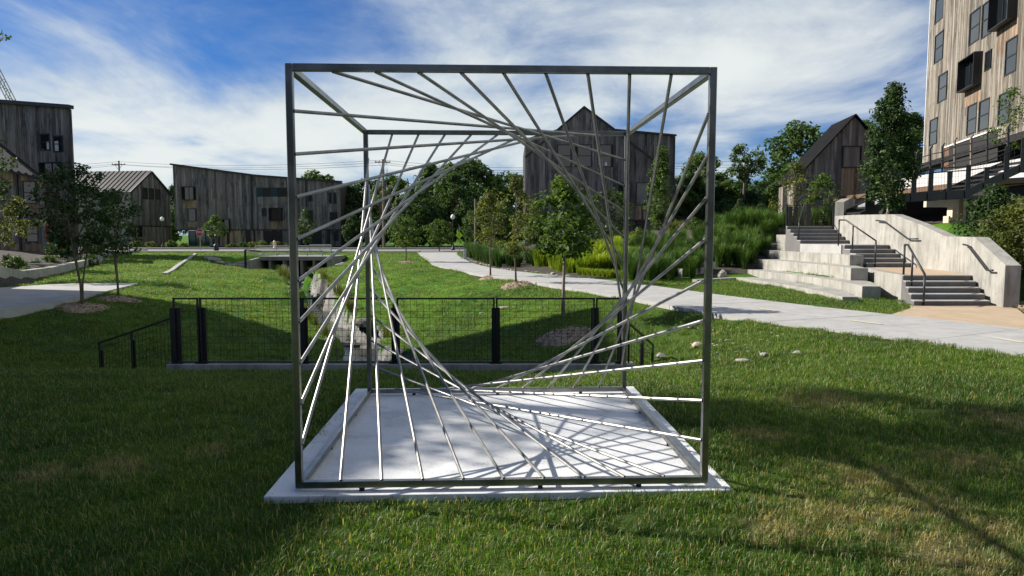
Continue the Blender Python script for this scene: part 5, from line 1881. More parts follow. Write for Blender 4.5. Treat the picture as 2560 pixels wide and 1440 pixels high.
# left beds
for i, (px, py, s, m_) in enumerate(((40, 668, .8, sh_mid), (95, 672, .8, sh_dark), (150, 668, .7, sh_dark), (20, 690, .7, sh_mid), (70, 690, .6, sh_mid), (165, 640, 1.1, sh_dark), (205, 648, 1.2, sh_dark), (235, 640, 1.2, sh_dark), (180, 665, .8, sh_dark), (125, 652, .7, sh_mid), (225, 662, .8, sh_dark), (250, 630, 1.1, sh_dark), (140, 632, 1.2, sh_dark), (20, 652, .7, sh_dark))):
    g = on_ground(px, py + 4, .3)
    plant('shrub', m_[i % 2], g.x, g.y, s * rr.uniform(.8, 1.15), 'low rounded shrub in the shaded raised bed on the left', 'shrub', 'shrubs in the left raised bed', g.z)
# shrubs at the right edge, behind the stair wall
for i in range(15):
    y = rr.uniform(14.6, 19.5)
    x = np.interp(y, [14, 16, 18, 20], [12.1, 12.5, 13.0, 13.4]) + rr.uniform(.0, 1.6)
    plant('evergreen_shrub', sh_dark[i % 2] if i % 3 else sh_olive[i % 2], x, y, rr.uniform(1.1, 1.9), 'dark evergreen shrub crowding behind the low end of the stair wall', 'shrub', 'evergreen shrubs right of the stairs')
rt = make_tree(41, 1.75, 0.95, 0.35, egg, 80, 46, .26, .10, 'leaf_dark', 'bark', .03)
p = at(2480, 640, 18.6)
plant_tree('wall_tree', rt, (p.x, 18.6, gz(p.x, 18.6)), 'bushy dark small tree behind the right end of the stair wall')
rt2 = make_tree(42, 1.8, 1.1, 0.3, egg, 80, 46, .26, .10, 'leaf_olive', 'bark', .03)
p = at(2560, 640, 17.2)
plant_tree('wall_tree', rt2, (p.x, 17.2, gz(p.x, 17.2)), 'bushy small tree cut by the right edge beside the stair wall', rotz=1.5)
rt3 = make_tree(43, 3.6, 1.0, 1.2, egg, 34, 26, .3, .12, 'leaf_mid', 'bark', .03)
p = at(2508, 340, 30)
plant_tree('terrace_tree', rt3, (p.x + .3, 30, 4.2), 'sparse young tree on the terrace before the tower')
# terrace plants before the steep gable house
for i, (px, py, Y, s, m_) in enumerate(((2045, 545, 36, 1.5, sh_mid), (2075, 540, 37, 1.5, sh_mid), (2105, 548, 35, 1.2, sh_dark), (1990, 545, 35, 1.3, sh_olive), (1965, 560, 33, 1.2, sh_olive), (2130, 480, 36, 1.2, sh_mid), (2010, 520, 37, 1.3, sh_olive), (1940, 560, 36, 1.3, sh_dark), (1905, 560, 38, 1.4, sh_olive), (1880, 575, 36, 1.2, sh_dark))):
    p = at(px, py, Y)
    plant('garden_shrub', m_[i % 2], p.x, Y, s, 'leafy garden shrub on the terrace before the steep roofed house', 'shrub', 'shrubs on the terrace', gz(p.x, Y))
st = make_tree(44, 3.4, 1.3, .6, egg, 44, 40, .34, .13, 'leaf_olive', 'bark', .04)
p = at(1985, 560, 34.5)
plant_tree('terrace_tree', st, (p.x, 34.5, gz(p.x, 34.5)), 'olive leaved small tree before the lit side of the steep roofed house', scale=.95)
st2 = make_tree(45, 2.7, 1.0, .4, egg, 44, 40, .34, .13, 'leaf_mid', 'bark', .04)
p = at(2056, 560, 35.5)
plant_tree('terrace_tree', st2, (p.x, 35.5, gz(p.x, 35.5)), 'round green small tree centred before the steep gable wall')
# foot of the centre house and the long block
for i, (px, Y, s, m_) in enumerate(((1400, 47, 1.6, sh_dark), (1440, 46, 1.7, sh_mid), (1480, 48, 1.8, sh_dark), (1530, 47, 1.6, sh_mid), (1580, 45, 1.7, sh_olive), (1610, 46, 1.6, sh_mid), (1690, 48, 1.7, sh_olive), (1730, 48, 1.5, sh_mid), (1640, 40, 1.2, sh_olive), (1690, 40, 1.2, sh_olive), (1740, 38, 1.1, sh_mid), (1790, 40, 1.5, sh_dark), (1820, 44, 1.6, sh_dark), (1850, 40, 1.4, sh_dark))):
    x = (px - 1280) / 1700 * Y
    plant('garden_shrub', m_[i % 2], x, Y, s, 'rounded garden shrub at the foot of the gabled timber house', 'shrub', 'shrubs below the gabled house')
for i, (px, s) in enumerate(((450, 1.4), (440, 1.3), (462, 1.2), (625, 1.2), (640, 1.4), (655, 1.5), (675, 1.2), (700, 1.3), (725, 1.2), (600, .9), (580, .8), (340, 1.3), (365, 1.4), (390, 1.3))):
    x = (px - 1280) / 1700 * 84
    plant('street_shrub', (sh_olive if i % 3 else sh_mid)[i % 2], x, 82 + (i % 3), s, 'low shrub in the strip before the timber buildings beyond the road', 'shrub', 'shrubs beyond the road', .1)
# dark reeds and brush along the creek
cr = [reed_mesh(230 + k, 90, .5, .55, .012, 'leaf_olive', .7) for k in range(2)]
for i in range(34):
    y = rr.uniform(18.5, 47)
    c = float(np.interp(y, CREEK_Y, CREEK_X) + 0.18 * math.sin(1.7 * y))
    sd = rr.choice([-1, 1])
    x = c + sd * rr.uniform(.75, 1.15)
    plant('creek_reed', cr[i % 2], x, y, rr.uniform(.6, 1.1), 'ragged reed tuft on the creek bank', 'reed', 'reed tufts along the creek')

# ================================================================== SMALL THINGS
def rock_mesh(seed, mat):
    r = np.random.default_rng(seed)
    import bmesh
    bm = bmesh.new()
    bmesh.ops.create_icosphere(bm, subdivisions=2, radius=1)
    ph = r.uniform(0, 6, 6)
    pl = r.normal(size=(5, 3))
    pl /= np.linalg.norm(pl, axis=1, keepdims=True)
    for v in bm.verts:
        c = v.co
        k = 1 + .18 * math.sin(2.1 * c.x + ph[0]) + .15 * math.sin(2.7 * c.y + ph[1]) + .1 * math.sin(3.5 * c.z + ph[2])
        c *= k
        for n_ in pl:                      # flat broken faces
            n_ = Vector(n_)
            d = c.dot(n_) - .72
            if d > 0:
                v.co -= n_ * d * .9
        v.co.z *= .62
    me = bpy.data.meshes.new('rock')
    bm.to_mesh(me)
    bm.free()
    me.materials.append(MATS[mat])
    return me


rocks = [rock_mesh(400 + k, 'rock') for k in range(3)]
prock = rock_mesh(410, 'pink_rock')
drocks = [rock_mesh(420 + k, 'dark_rock') for k in range(3)]
# loose stones on the bank right of the fence
for i, (px, py, s, m_, lb) in enumerate(((1745, 866, .115, prock, 'pinkish stone beside the right post, largest on the right bank'), (1653, 893, .12, rocks[0], 'grey flat stone beside the right end of the fence'), (1855, 906, .085, rocks[1], 'long pale stone lowest on the right grassy bank'),
                                         (1913, 890, .085, rocks[2], 'pale stone in the middle of the right grassy bank'), (1993, 885, .075, rocks[0], 'small buff stone furthest right on the grassy bank'), (1820, 853, .05, rocks[1], 'small round stone right of the sculpture post'), (1795, 865, .05, rocks[2], 'little stone just right of the sculpture post'),
                                         (1260, 773, .14, rocks[1], 'pale stone on the slope behind the middle fence post'), (1205, 785, .09, rocks[2], 'small pale stone on the slope behind the fence'), (1283, 769, .05, rocks[0], 'tiny stone right of the pale stone on the slope'))):
    g = on_ground(px, py, -.4)
    s *= .78
    o_ = link('stone', m_, (g.x, g.y, g.z + s * .25), i * 1.3, (s * 1.35, s * .9, s), label=lb, cat='stone', group='stones on the grassy banks')
rr = np.random.default_rng(8)
for i in range(70):
    px, py = rr.uniform(1640, 1960), rr.uniform(815, 885)
    if (px - 1760) / 200 > 1.2 - (py - 815) / 300:
        pass
    g = on_ground(px, py, -.3)
    s = rr.uniform(.012, .03)
    link('pebble', rocks[i % 3] if i % 4 else prock, (g.x, g.y, g.z + s * .3), i, s, label='small buff pebble in the bare patch on the right bank', cat='pebble', group='pebbles on the right bank')
# creek rocks
for i in range(60):
    y = rr.uniform(14.5, 46)
    c = float(np.interp(y, CREEK_Y, CREEK_X) + 0.18 * math.sin(1.7 * y))
    x = c + rr.choice([-1, 1]) * rr.uniform(.35, .85)
    s = rr.uniform(.10, .28)
    link('creek_rock', drocks[i % 3], (x, y, max(gz(x, y), -1.8) + s * .1), i * 2.1, (s * 1.2, s, s * .9), label='dark rock in the creek bed', cat='rock', group='dark rocks lining the creek')
for i, (px, py, Y) in enumerate(((700, 712, 42), (715, 714, 41), (905, 835, 20.5), (880, 842, 20), (860, 850, 20), (775, 812, 26), (935, 830, 19.5))):
    p = at(px, py, Y)
    link('creek_rock', drocks[i % 3], (p.x, Y, gz(p.x, Y) + .05), i, (.5, .35, .28), label='broad flat dark rock beside the creek water', cat='rock', group='flat rocks in the creek')
# stones edging the grass hedge
for i in range(46):
    y = rr.uniform(23.5, 46)
    x = pfx(y) + rr.uniform(.15, .45)
    s = rr.uniform(.05, .12)
    link('edging_stone', (rocks + [prock])[i % 4], (x, y, gz(x, y) + s * .2), i, s, label='small buff stone edging the planting bed along the path', cat='stone', group='stones edging the planting bed')
# upright pointed stone by the low wall
p = at(1806, 690, 23.6)
link('pointed_stone', rocks[2], (p.x, 23.6, .1), .4, (.17, .14, .42), label='upright pointed pale stone before the tall grasses', cat='stone')
# mulch bed at the right edge
mb = MB()
mpoly = [(9.5, 12.3), (10.3, 10.6), (11.2, 9.2), (14, 10), (14, 15.5), (10.8, 15.0), (10.62, 14.2)]
mb.add([(x, y, gz(x, y) + .03) for (x, y) in mpoly], [tuple(range(len(mpoly)))])
mbed = obj('mulch_bed', mb, 'mulch', kind='stuff', label='brown bark mulch bed at the right edge beside the wall end', cat='mulch')
X, Y = rr.uniform(9.4, 12.2, 2600), rr.uniform(10, 15.2, 2600)
k = poly_mask(mpoly, X, Y)
X, Y = X[k], Y[k]
nr = rr.normal(size=(len(X), 3)) * .5 + np.array([0, 0, 1.])
nr /= np.linalg.norm(nr, axis=1, keepdims=True)
V, Fq = leaf_quads(np.stack([X, Y, G(X, Y) + .06], -1) - np.array(mbed.location), nr, np.full(len(X), .09), rr, 2.2)
link('wood_chips', np_mesh('wood_chips', V, Fq, 'mulch_chip'), parent=mbed, kind='stuff')
MULCH.append((11.6, 12.5, 2.2))

# left retaining walls
def px_wall(label, pts, h, name='bed_wall', th=.3):
    P = [on_ground(px, py, 0) for (px, py) in pts]
    P = [Vector((p.x, p.y, 0)) for p in P]
    mb = ribbon([(p.x, p.y) for p in P][::-1], th, [gz(p.x + .1, p.y - .1) + h for p in P][::-1], -.6)
    return obj(name, mb, 'concrete_wall', label=label, cat='wall', bevel=.01)


px_wall('pale concrete wall block of the left bed nearest the left edge', [(-80, 738), (0, 716), (60, 704), (123, 691)], .34)
px_wall('long low concrete wall edging the left raised bed', [(131, 690), (180, 677), (215, 668), (247, 661), (258, 652)], .34)
px_wall('low concrete wall in the shade left of the far lawn', [(258, 640), (300, 636), (370, 628)], .22)
a, b = at(60, 652, 36), at(165, 648, 38)
obj('bed_wall', ribbon([(b.x, b.y), (a.x, a.y)], .3, [b.z + .22, a.z + .22], -.3), 'concrete_wall', label='short upper concrete wall before the shed roofed house', cat='wall')
# teal garden seat by the red door
p = at(132, 612, 43)
ch = thing('garden_chair', (p.x, 43, p.z), 'teal shell backed garden chair by the red door', 'chair')
mb = MB()
for k in range(7):
    a0, a1 = math.pi * k / 7, math.pi * (k + 1) / 7
    mb.add([(p.x, 43.2, p.z + .35), (p.x + .38 * math.cos(a0), 43.3, p.z + .35 + .5 * math.sin(a0)), (p.x + .38 * math.cos(a1), 43.3, p.z + .35 + .5 * math.sin(a1)), (p.x, 43.25, p.z + .37)], [(0, 1, 2), (0, 2, 3)])
obj('backrest', mb, 'teal_paint', parent=ch)
obj('seat', MB().box(p.x - .3, p.x + .3, 42.75, 43.25, p.z + .3, p.z + .36), 'teal_paint', parent=ch)
for sx in (-.26, .26):
    for sy in (42.78, 43.2):
        obj('leg', MB().box(p.x + sx - .02, p.x + sx + .02, sy - .02, sy + .02, p.z - .3, p.z + .3), 'teal_paint', parent=ch)

# lamp posts
lamp_root = None
def lamp(px, py_top, Y, zb, label, h=None):
    global lamp_root
    p = at(px, py_top, Y)
    h = p.z - zb
    t = thing('lamp_post', (p.x, Y, zb), label, 'street lamp', 'black lamp posts with white globes')
    c = (p.x, Y, zb)
    obj('base', MB().lathe(c, [(.20, 0), (.20, .12), (.12, .35), (.07, .5)], 10), 'black_steel', parent=t)
    obj('pole', MB().lathe((c[0], c[1], zb + .5), [(.065, 0), (.05, h - 1.05), (.09, h - 1.0), (.09, h - .95)], 10), 'black_steel', parent=t)
    obj('globe', MB().lathe((c[0], c[1], zb + h - .45), [(.10, 0), (.21, .12), (.23, .25), (.15, .40), (.03, .52)], 12), 'white_paint', parent=t, smooth=True)


lamp(405, 543, 80, .1, 'black lamp post with white globe before the gable house')
lamp(1132, 537, 70, 0, 'black lamp post with white globe at the far end of the path')
lamp(1783, 528, 56, .8, 'black lamp post with white globe right of the sculpture')

# stop sign
p = at(499, 581, 70)
t = thing('stop_sign', (p.x, 70, 0), 'red octagonal stop sign on a thin post across the lawn', 'sign')
obj('post', MB().box(p.x - .03, p.x + .03, 70.03, 70.09, 0, p.z + .3), 'galvanised', parent=t)
R = .40
oc = [(p.x + R * math.cos(math.pi / 8 + k * math.pi / 4), 70.0, p.z + R * math.sin(math.pi / 8 + k * math.pi / 4)) for k in range(8)]
R2 = .375
oc2 = [(p.x + R2 * math.cos(math.pi / 8 + k * math.pi / 4), 69.992, p.z + R2 * math.sin(math.pi / 8 + k * math.pi / 4)) for k in range(8)]
obj('sign_border', MB().extrude(oc, (0, .02, 0)), 'white_paint', parent=t)
face = obj('sign_face', MB().extrude(oc2, (0, .006, 0)), 'stop_red', parent=t)


def text_mesh(s, size, loc, mat, parent):
    cu = bpy.data.curves.new('text', 'FONT')
    cu.body = s
    cu.size = size
    cu.align_x, cu.align_y = 'CENTER', 'CENTER'
    cu.extrude = .001
    tmp = bpy.data.objects.new('text', cu)
    COL.objects.link(tmp)
    dg = bpy.context.evaluated_depsgraph_get()
    me = bpy.data.meshes.new_from_object(tmp.evaluated_get(dg))
    bpy.data.objects.remove(tmp)
    me.materials.clear()
    me.materials.append(MATS[mat])
    o = bpy.data.objects.new('lettering', me)
    o.rotation_euler = (math.pi / 2, 0, 0)
    o.location = Vector(loc) - wloc(parent)
    o.parent = parent
    COL.objects.link(o)
    return o


text_mesh('STOP', .30, (p.x, 69.988, p.z), 'white_paint', face)

# pedestrian crossing sign (lime): narrow marker, diamond and arrow plate
p = at(1148, 588, 64)
t = thing('crossing_sign', (p.x, 64, 0), 'lime yellow diamond crossing sign with arrow plate by the path end', 'sign')
obj('post', MB().box(p.x - .03, p.x + .03, 64.03, 64.09, 0, p.z + .9), 'galvanised', parent=t)
R = .36
dm = obj('diamond', MB().extrude([(p.x + R * 1.0, 64, p.z), (p.x, 64, p.z + R), (p.x - R, 64, p.z), (p.x, 64, p.z - R)], (0, .02, 0)), 'sign_lime', parent=t)
mb = MB()                                   # walking figure
mb.lathe((p.x, 63.99, p.z + .14), [(.02, 0), (.045, .03), (.02, .07)], 6)
mb.bar((p.x, 63.99, p.z + .13), (p.x - .01, 63.99, p.z - .04), .07, .012, (1, 0, 0))
mb.bar((p.x - .01, 63.99, p.z - .04), (p.x + .08, 63.99, p.z - .2), .035, .012, (1, 0, 0))
mb.bar((p.x - .01, 63.99, p.z - .04), (p.x - .08, 63.99, p.z - .2), .035, .012, (1, 0, 0))
mb.bar((p.x, 63.99, p.z + .1), (p.x + .1, 63.99, p.z), .03, .012, (1, 0, 0))
obj('pictogram', mb, 'black_trim', parent=dm)
pl = obj('arrow_plate', MB().box(p.x - .02, p.x + .30, 64, 64.02, p.z - .62, p.z - .40), 'sign_lime', parent=t)
mb = MB().bar((p.x + .24, 63.992, p.z - .45), (p.x + .05, 63.992, p.z - .57), .03, .006, (0, 1, 0))
mb.add([(p.x + .03, 63.99, p.z - .585), (p.x + .12, 63.99, p.z - .58), (p.x + .06, 63.99, p.z - .50)], [(0, 1, 2)])
obj('arrow', mb, 'black_trim', parent=pl)
obj('side_marker', MB().extrude([(p.x - .16, 63.9, p.z + .62), (p.x - .05, 63.9, p.z + .30), (p.x - .14, 63.9, p.z - .02), (p.x - .24, 63.9, p.z + .30)][::-1], (0, .02, 0)), 'sign_lime', parent=t)
obj('side_plate', MB().box(p.x - .24, p.x - .06, 63.9, 63.92, p.z - .62, p.z - .40), 'sign_lime', parent=t)

# small service post by the hedge
p = at(1163, 632, 45)
t = thing('service_post', (p.x, 45, 0), 'short pale service post beside the grass hedge', 'post')
obj('cabinet', MB().box(p.x - .1, p.x + .1, 44.9, 45.1, 0, p.z + .25), 'galvanised', parent=t, bevel=.02)
obj('foot', MB().box(p.x - .3, p.x + .15, 44.75, 45.2, -.05, .05), 'concrete_path', parent=t)
# black bollard (parking meter like) and hydrant
p = at(541, 630, 66)
t = thing('bollard', (p.x, 66, 0), 'short black bollard at the road edge beside the street tree', 'bollard')
obj('body', MB().lathe((p.x, 66, 0), [(.24, 0), (.24, .55), (.2, .62), (.10, .7), (.10, 1.2), (.13, 1.25), (.13, 1.5), (.04, 1.6)], 10), 'black_steel', parent=t)
p = at(684, 622, 75)
t = thing('fire_hydrant', (p.x, 75.3, .13), 'cream fire hydrant on the pavement before the long timber block', 'hydrant')
obj('barrel', MB().lathe((p.x, 75.3, .13), [(.17, 0), (.17, .05), (.12, .08), (.12, .55), (.16, .58), (.15, .68), (.06, .8), (.03, .84)], 10), 'hydrant_paint', parent=t, smooth=True)
for sx in (-1, 1):
    obj('nozzle', MB().tube([(p.x, 75.3, .55), (p.x + sx * .22, 75.3, .55)], .06, 8), 'hydrant_paint', parent=t)
# red brick paving band is built with the pavement; long low railing before it
def pipe_rail(label, xs, yt, ym, Y, zb):
    P0, P1 = at(xs[0], yt, Y), at(xs[-1], yt, Y)
    t = thing('pipe_railing', ((P0.x + P1.x) / 2, Y, zb), label, 'railing')
    obj('rail', MB().tube([P0, P1], .035, 6), 'galvanised', parent=t)
    if ym:
        obj('rail', MB().tube([at(xs[0], ym, Y), at(xs[-1], ym, Y)], .03, 6), 'galvanised', parent=t)
    for x in xs:
        p = at(x, yt, Y)
        obj('post', MB().tube([(p.x, Y, zb), p], .035, 6), 'galvanised', parent=t)


pipe_rail('near pipe railing above the road culvert', [637, 656, 692, 730, 768, 806], 627, 636, 48.3, .05)
pipe_rail('far pipe railing across the road before the timber block', [637, 690, 760, 828], 615, 621, 61.5, .1)
pipe_rail('shorter pipe railing beside the far end of the culvert', [774, 800, 828], 612, 626, 60.3, .05)
p = at(613, 625, 45)
t = thing('steel_post', (p.x, 45, -.6), 'single rusty steel post with cross rail left of the culvert', 'post')
obj('upright', MB().box(p.x - .06, p.x + .06, 44.95, 45.05, -1.0, p.z), 'black_steel', parent=t)
q = at(652, 628, 47)
obj('cross_rail', MB().bar(p, q, .06, .08), 'black_steel', parent=t)

# culvert under the road
YK = 48.2
cul = thing('road_culvert', (at(735, 650, YK).x, YK, -1.6), 'grey concrete box culvert carrying the road over the creek', 'culvert')
xl, xr = at(620, 650, YK).x, at(830, 650, YK).x
zt_, zo = at(735, 641, YK).z, at(735, 651, YK).z
obj('head_beam', MB().box(xl + .9, xr, YK - .2, YK + .3, zo, zt_), 'concrete_dark', parent=cul, bevel=.02)
cells = [(641, 673), (678, 708), (714, 752), (757, 783), (788, 818)]
xs = [at(c[0], 660, YK).x for c in cells] + [at(cells[-1][1], 660, YK).x]
prev = xl + .9
for (a_, b_) in cells:
    xa = at(a_, 660, YK).x
    obj('pier', MB().box(prev, xa, YK - .12, YK + 3, -2.2, zo), 'concrete_dark', parent=cul)
    prev = at(b_, 660, YK).x
obj('pier', MB().box(prev, xr, YK - .12, YK + 3, -2.2, zo), 'concrete_dark', parent=cul)
obj('back_wall', MB().box(xl + .9, xr, YK + 3.0, YK + 3.2, -2.2, zo), 'dark_interior', parent=cul)
obj('roof_slab', MB().box(xl + .9, xr, YK + .3, YK + 4.2, zo, zt_ - .02), 'concrete_dark', parent=cul)
w0 = at(572, 665, 45)
obj('wing_wall', ribbon([(w0.x, 45.2), (xl + .88, YK - .12)][::-1], .3, [zt_ - .1, zt_ - .5], -2.2), 'concrete_dark', parent=cul)
# rubble beside the culvert
for i in range(26):
    px, py, Y = rr.uniform(520, 640), rr.uniform(636, 660), rr.uniform(44.8, 47)
    x = (px - 1280) / 1700 * Y
    s = rr.uniform(.15, .4)
    link('rubble_rock', (rocks + drocks)[i % 6], (x, Y, gz(x, Y) + s * .2), i, (s * 1.3, s, s * .7), label='rough rubble rock on the slope left of the culvert', cat='rock', group='rubble left of the culvert')
for i in range(12):
    px, Y = rr.uniform(795, 860), rr.uniform(43, 47)
    x = (px - 1280) / 1700 * Y
    s = rr.uniform(.15, .32)
    link('rubble_rock', rocks[i % 3], (x, Y, gz(x, Y) + s * .1), i, (s * 1.6, s, s * .5), label='pale flat rubble rock right of the culvert', cat='rock', group='rubble right of the culvert')

# utility poles and wires
def pole(px, py_top, Y, label, arms):
    p = at(px, py_top, Y)
    t = thing('utility_pole', (p.x, Y, 0), label, 'utility pole')
    obj('pole', MB().tube([(p.x, Y, -.2), (p.x, Y, p.z)], [.17, .11], 8), 'pole_wood', parent=t)
    ends = []
    for (dy, L) in arms:
        z = p.z - dy
        obj('crossarm', MB().box(p.x - L, p.x + L, Y - .17, Y - .05, z - .06, z + .06), 'pole_wood', parent=t)
        for k in (-1, -.45, .45, 1):
            obj('insulator', MB().lathe((p.x + k * L * .92, Y - .11, z + .06), [(.05, 0), (.06, .06), (.03, .16)], 6), 'galvanised', parent=t)
            ends.append(Vector((p.x + k * L * .92, Y - .11, z + .2)))
    for s in (-1, 1):
        L = arms[0][1]
        obj('brace', MB().bar((p.x + s * L * .55, Y - .11, p.z - arms[0][0] - .06), (p.x, Y - .13, p.z - arms[0][0] - .75), .05, .03), 'pole_wood', parent=t)
    return p


pA = pole(297, 402, 98, 'utility pole with crossarm rising behind the metal roofed gable house', [(.55, .95)])
pB = pole(957, 398, 80, 'utility pole with two crossarms behind the sculpture frame', [(.35, .9), (3.2, 1.0)])
p = at(1188, 497, 72)
t = thing('plain_pole', (p.x, 72, 0), 'plain weathered pole standing left of the young trees', 'pole')
obj('shaft', MB().tube([(p.x, 72, 0), p], [.13, .10], 8), 'pole_wood', parent=t)


def wire(label, pts, r_):
    mb = MB()
    P = [at(*q) for q in pts]
    line = []
    for i in range(len(P) - 1):
        for k in range(10):
            t = k / 10
            q = P[i].lerp(P[i + 1], t)
            line.append(q - Vector((0, 0, 1.2 * 4 * t * (1 - t) * .5)))
    line.append(P[-1])
    mb.tube(line, r_, 4, cap=False)
    obj('power_line', mb, 'wire_black', label=label, cat='cable', group='overhead power lines')


wire('topmost power line crossing behind the sculpture', [(-200, 412, 110), (297, 404, 98), (957, 400, 80), (1500, 412, 85), (2600, 352, 90)], .022)
wire('second power line from the top behind the sculpture', [(-200, 422, 110), (290, 410, 98), (950, 406, 80), (1500, 420, 85), (2600, 362, 90)], .022)
wire('third power line from the top behind the sculpture', [(-200, 432, 110), (305, 412, 98), (965, 412, 80), (1500, 424, 85), (2600, 372, 90)], .022)
wire('lowest thin cable across the timber block', [(-200, 490, 95), (420, 497, 84), (720, 506, 80), (960, 500, 80)], .018)

# tower crane boom far behind the tall house
t = thing('crane_boom', at(10, 230, 200), 'distant lattice crane boom leaning above the tall left house', 'crane')
a, b = at(-70, 60, 200), at(34, 262, 200)
d = (b - a).normalized()
s = d.cross(Vector((0, 1, 0))).normalized() * .75
cs = [s + Vector((0, .7, 0)), s - Vector((0, .7, 0)), -s + Vector((0, .7, 0)), -s - Vector((0, .7, 0))]
for c in cs:
    obj('chord', MB().bar(a + c, b + c, .2, .2), 'crane_paint', parent=t)
mb = MB()
L = (b - a).length
k = 0
while k * 1.6 < L:
    p0, p1 = a + d * (k * 1.6), a + d * min(L, (k + 1) * 1.6)
    i, j = (0, 2) if k % 2 else (2, 0)
    mb.bar(p0 + cs[i], p1 + cs[j], .12)
    mb.bar(p0 + cs[i + 1], p1 + cs[j + 1], .12)
    k += 1
obj('lacing', mb, 'crane_paint', parent=t)

# tan columns and canopy under the walkway
can = thing('canopy_frame', at(2390, 590, 28), 'pale timber posts and beam under the steel walkway', 'canopy')
for (x0_, x1_, y0_, y1_) in ((2378, 2398, 498, 592), (2405, 2422, 497, 592), (2369, 2376, 540, 592)):
    a, b = at(x0_, y1_, 28), at(x1_, y0_, 28)
    obj('post', MB().box(a.x, b.x, 28, 28.35, 1.2, b.z), 'tan_post', parent=can)
a, b = at(2312, 518, 27.9), at(2390, 500, 27.9)
obj('beam', MB().box(a.x, b.x, 27.8, 27.99, a.z, b.z), 'tan_post', parent=can)
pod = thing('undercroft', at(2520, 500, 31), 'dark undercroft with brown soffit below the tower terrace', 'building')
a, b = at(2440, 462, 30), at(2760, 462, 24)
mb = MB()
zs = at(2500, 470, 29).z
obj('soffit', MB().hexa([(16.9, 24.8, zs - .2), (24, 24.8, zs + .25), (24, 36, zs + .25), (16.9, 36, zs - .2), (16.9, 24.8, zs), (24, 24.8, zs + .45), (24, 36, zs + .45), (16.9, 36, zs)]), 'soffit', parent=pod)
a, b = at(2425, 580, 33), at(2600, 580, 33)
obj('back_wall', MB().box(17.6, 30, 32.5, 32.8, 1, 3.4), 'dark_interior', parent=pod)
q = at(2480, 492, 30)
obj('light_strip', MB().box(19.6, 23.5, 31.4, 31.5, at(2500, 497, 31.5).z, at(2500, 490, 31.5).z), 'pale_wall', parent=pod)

# fence and gate posts at the top of the stairs
tf = thing('stair_fence', at(2000, 580, 25.6), 'black mesh fence with flat posts at the top left of the stairs', 'fence')
fpp = [(1966, 512, 600), (1974, 516, 582), (1988, 516, 580), (2004, 512, 578)]
for i, (x, y0_, y1_) in enumerate(fpp):
    p, q = at(x, y1_, 26 - i * .05), at(x, y0_, 26 - i * .05)
    w = .07 if i in (1, 2) else .03
    obj('post', MB().box(p.x - w, p.x + w, p.y - .02, p.y + .02, p.z - .4, q.z), 'black_steel', parent=tf)
mesh_panel(tf, (at(1966, 512, 26.1).x, 26.1), (at(2006, 512, 26.1).x, 26.1), at(1966, 513, 26.1).z, at(2006, 513, 26.1).z, at(1966, 580, 26.1).z, at(2006, 570, 26.1).z, wire=.004)
mesh_panel(tf, (at(2012, 510, 27.2).x, 27.2), (at(2102, 510, 27.2).x, 27.2), at(2012, 514, 27.2).z, at(2102, 507, 27.2).z, at(2012, 565, 27.2).z, at(2102, 565, 27.2).z, wire=.004)
for x in (2016, 2022, 2082, 2092, 2098):
    p, q = at(x, 566, 27.2), at(x, 512, 27.2)
    obj('post', MB().box(p.x - .05, p.x + .05, 27.14, 27.18, p.z - .2, q.z), 'black_steel', parent=tf)
handrail('pale handrail on the left of the upper steps', [at(1997, 590, 24.2), at(1998, 553, 24.3), at(2010, 512, 25.6), at(2014, 509, 25.9)], [(at(1998, 553, 24.3), 1.2)])

# unseen block added behind the camera to darken reflections and front faces
bk = thing('rear_blocker', (0, -14, 0), 'added dark block behind the viewer that darkens reflections', 'house')
obj('wall', MB().box(-16, 16, -24, -12, -.3, 6.6), 'blocker_dark', parent=bk)
obj('roof', MB().box(-16.4, 16.4, -24.4, -11.6, 6.601, 6.9), 'dark_roof', parent=bk)

# ================================================================== LAWN BLADES (uncountable: one object)
def blade_clump(nb, rad, h0, h1, w0, seed):
    r = np.random.default_rng(seed)
    V, F = [], []
    for i in range(nb):
        a, q = r.uniform(0, 2 * math.pi), rad * math.sqrt(r.uniform())
        bx, by = q * math.cos(a), q * math.sin(a)
        h = r.uniform(h0, h1)
        da = r.uniform(0, 2 * math.pi)
        lean = r.uniform(0.15, 1.0) * h
        w = w0 * r.uniform(0.7, 1.2)
        pa = da + math.pi / 2 + r.uniform(-0.6, 0.6)
        sx, sy = math.cos(pa) * w / 2, math.sin(pa) * w / 2
        dx, dy = math.cos(da), math.sin(da)
        o = len(V)
        m1 = (bx + dx * lean * 0.3, by + dy * lean * 0.3, h * 0.6)
        tp = (bx + dx * lean, by + dy * lean, h * r.uniform(0.75, 1.0))
        V += [(bx - sx, by - sy, -0.01), (bx + sx, by + sy, -0.01), (m1[0] + sx * 0.8, m1[1] + sy * 0.8, m1[2]), (m1[0] - sx * 0.8, m1[1] - sy * 0.8, m1[2]),
              (tp[0] + sx * 0.15, tp[1] + sy * 0.15, tp[2]), (tp[0] - sx * 0.15, tp[1] - sy * 0.15, tp[2])]
        F += [(o, o + 1, o + 2, o + 3), (o + 3, o + 2, o + 4, o + 5)]
    return np.array(V), np.array(F)


clumps = bpy.data.collections.new('blade_clumps')
for k in range(8):
    V, F = blade_clump(42, 0.085, 0.016, 0.050, 0.0038, 100 + k)
    clumps.objects.link(bpy.data.objects.new('clump', np_mesh('clump', V, F, 'lawn_blade')))

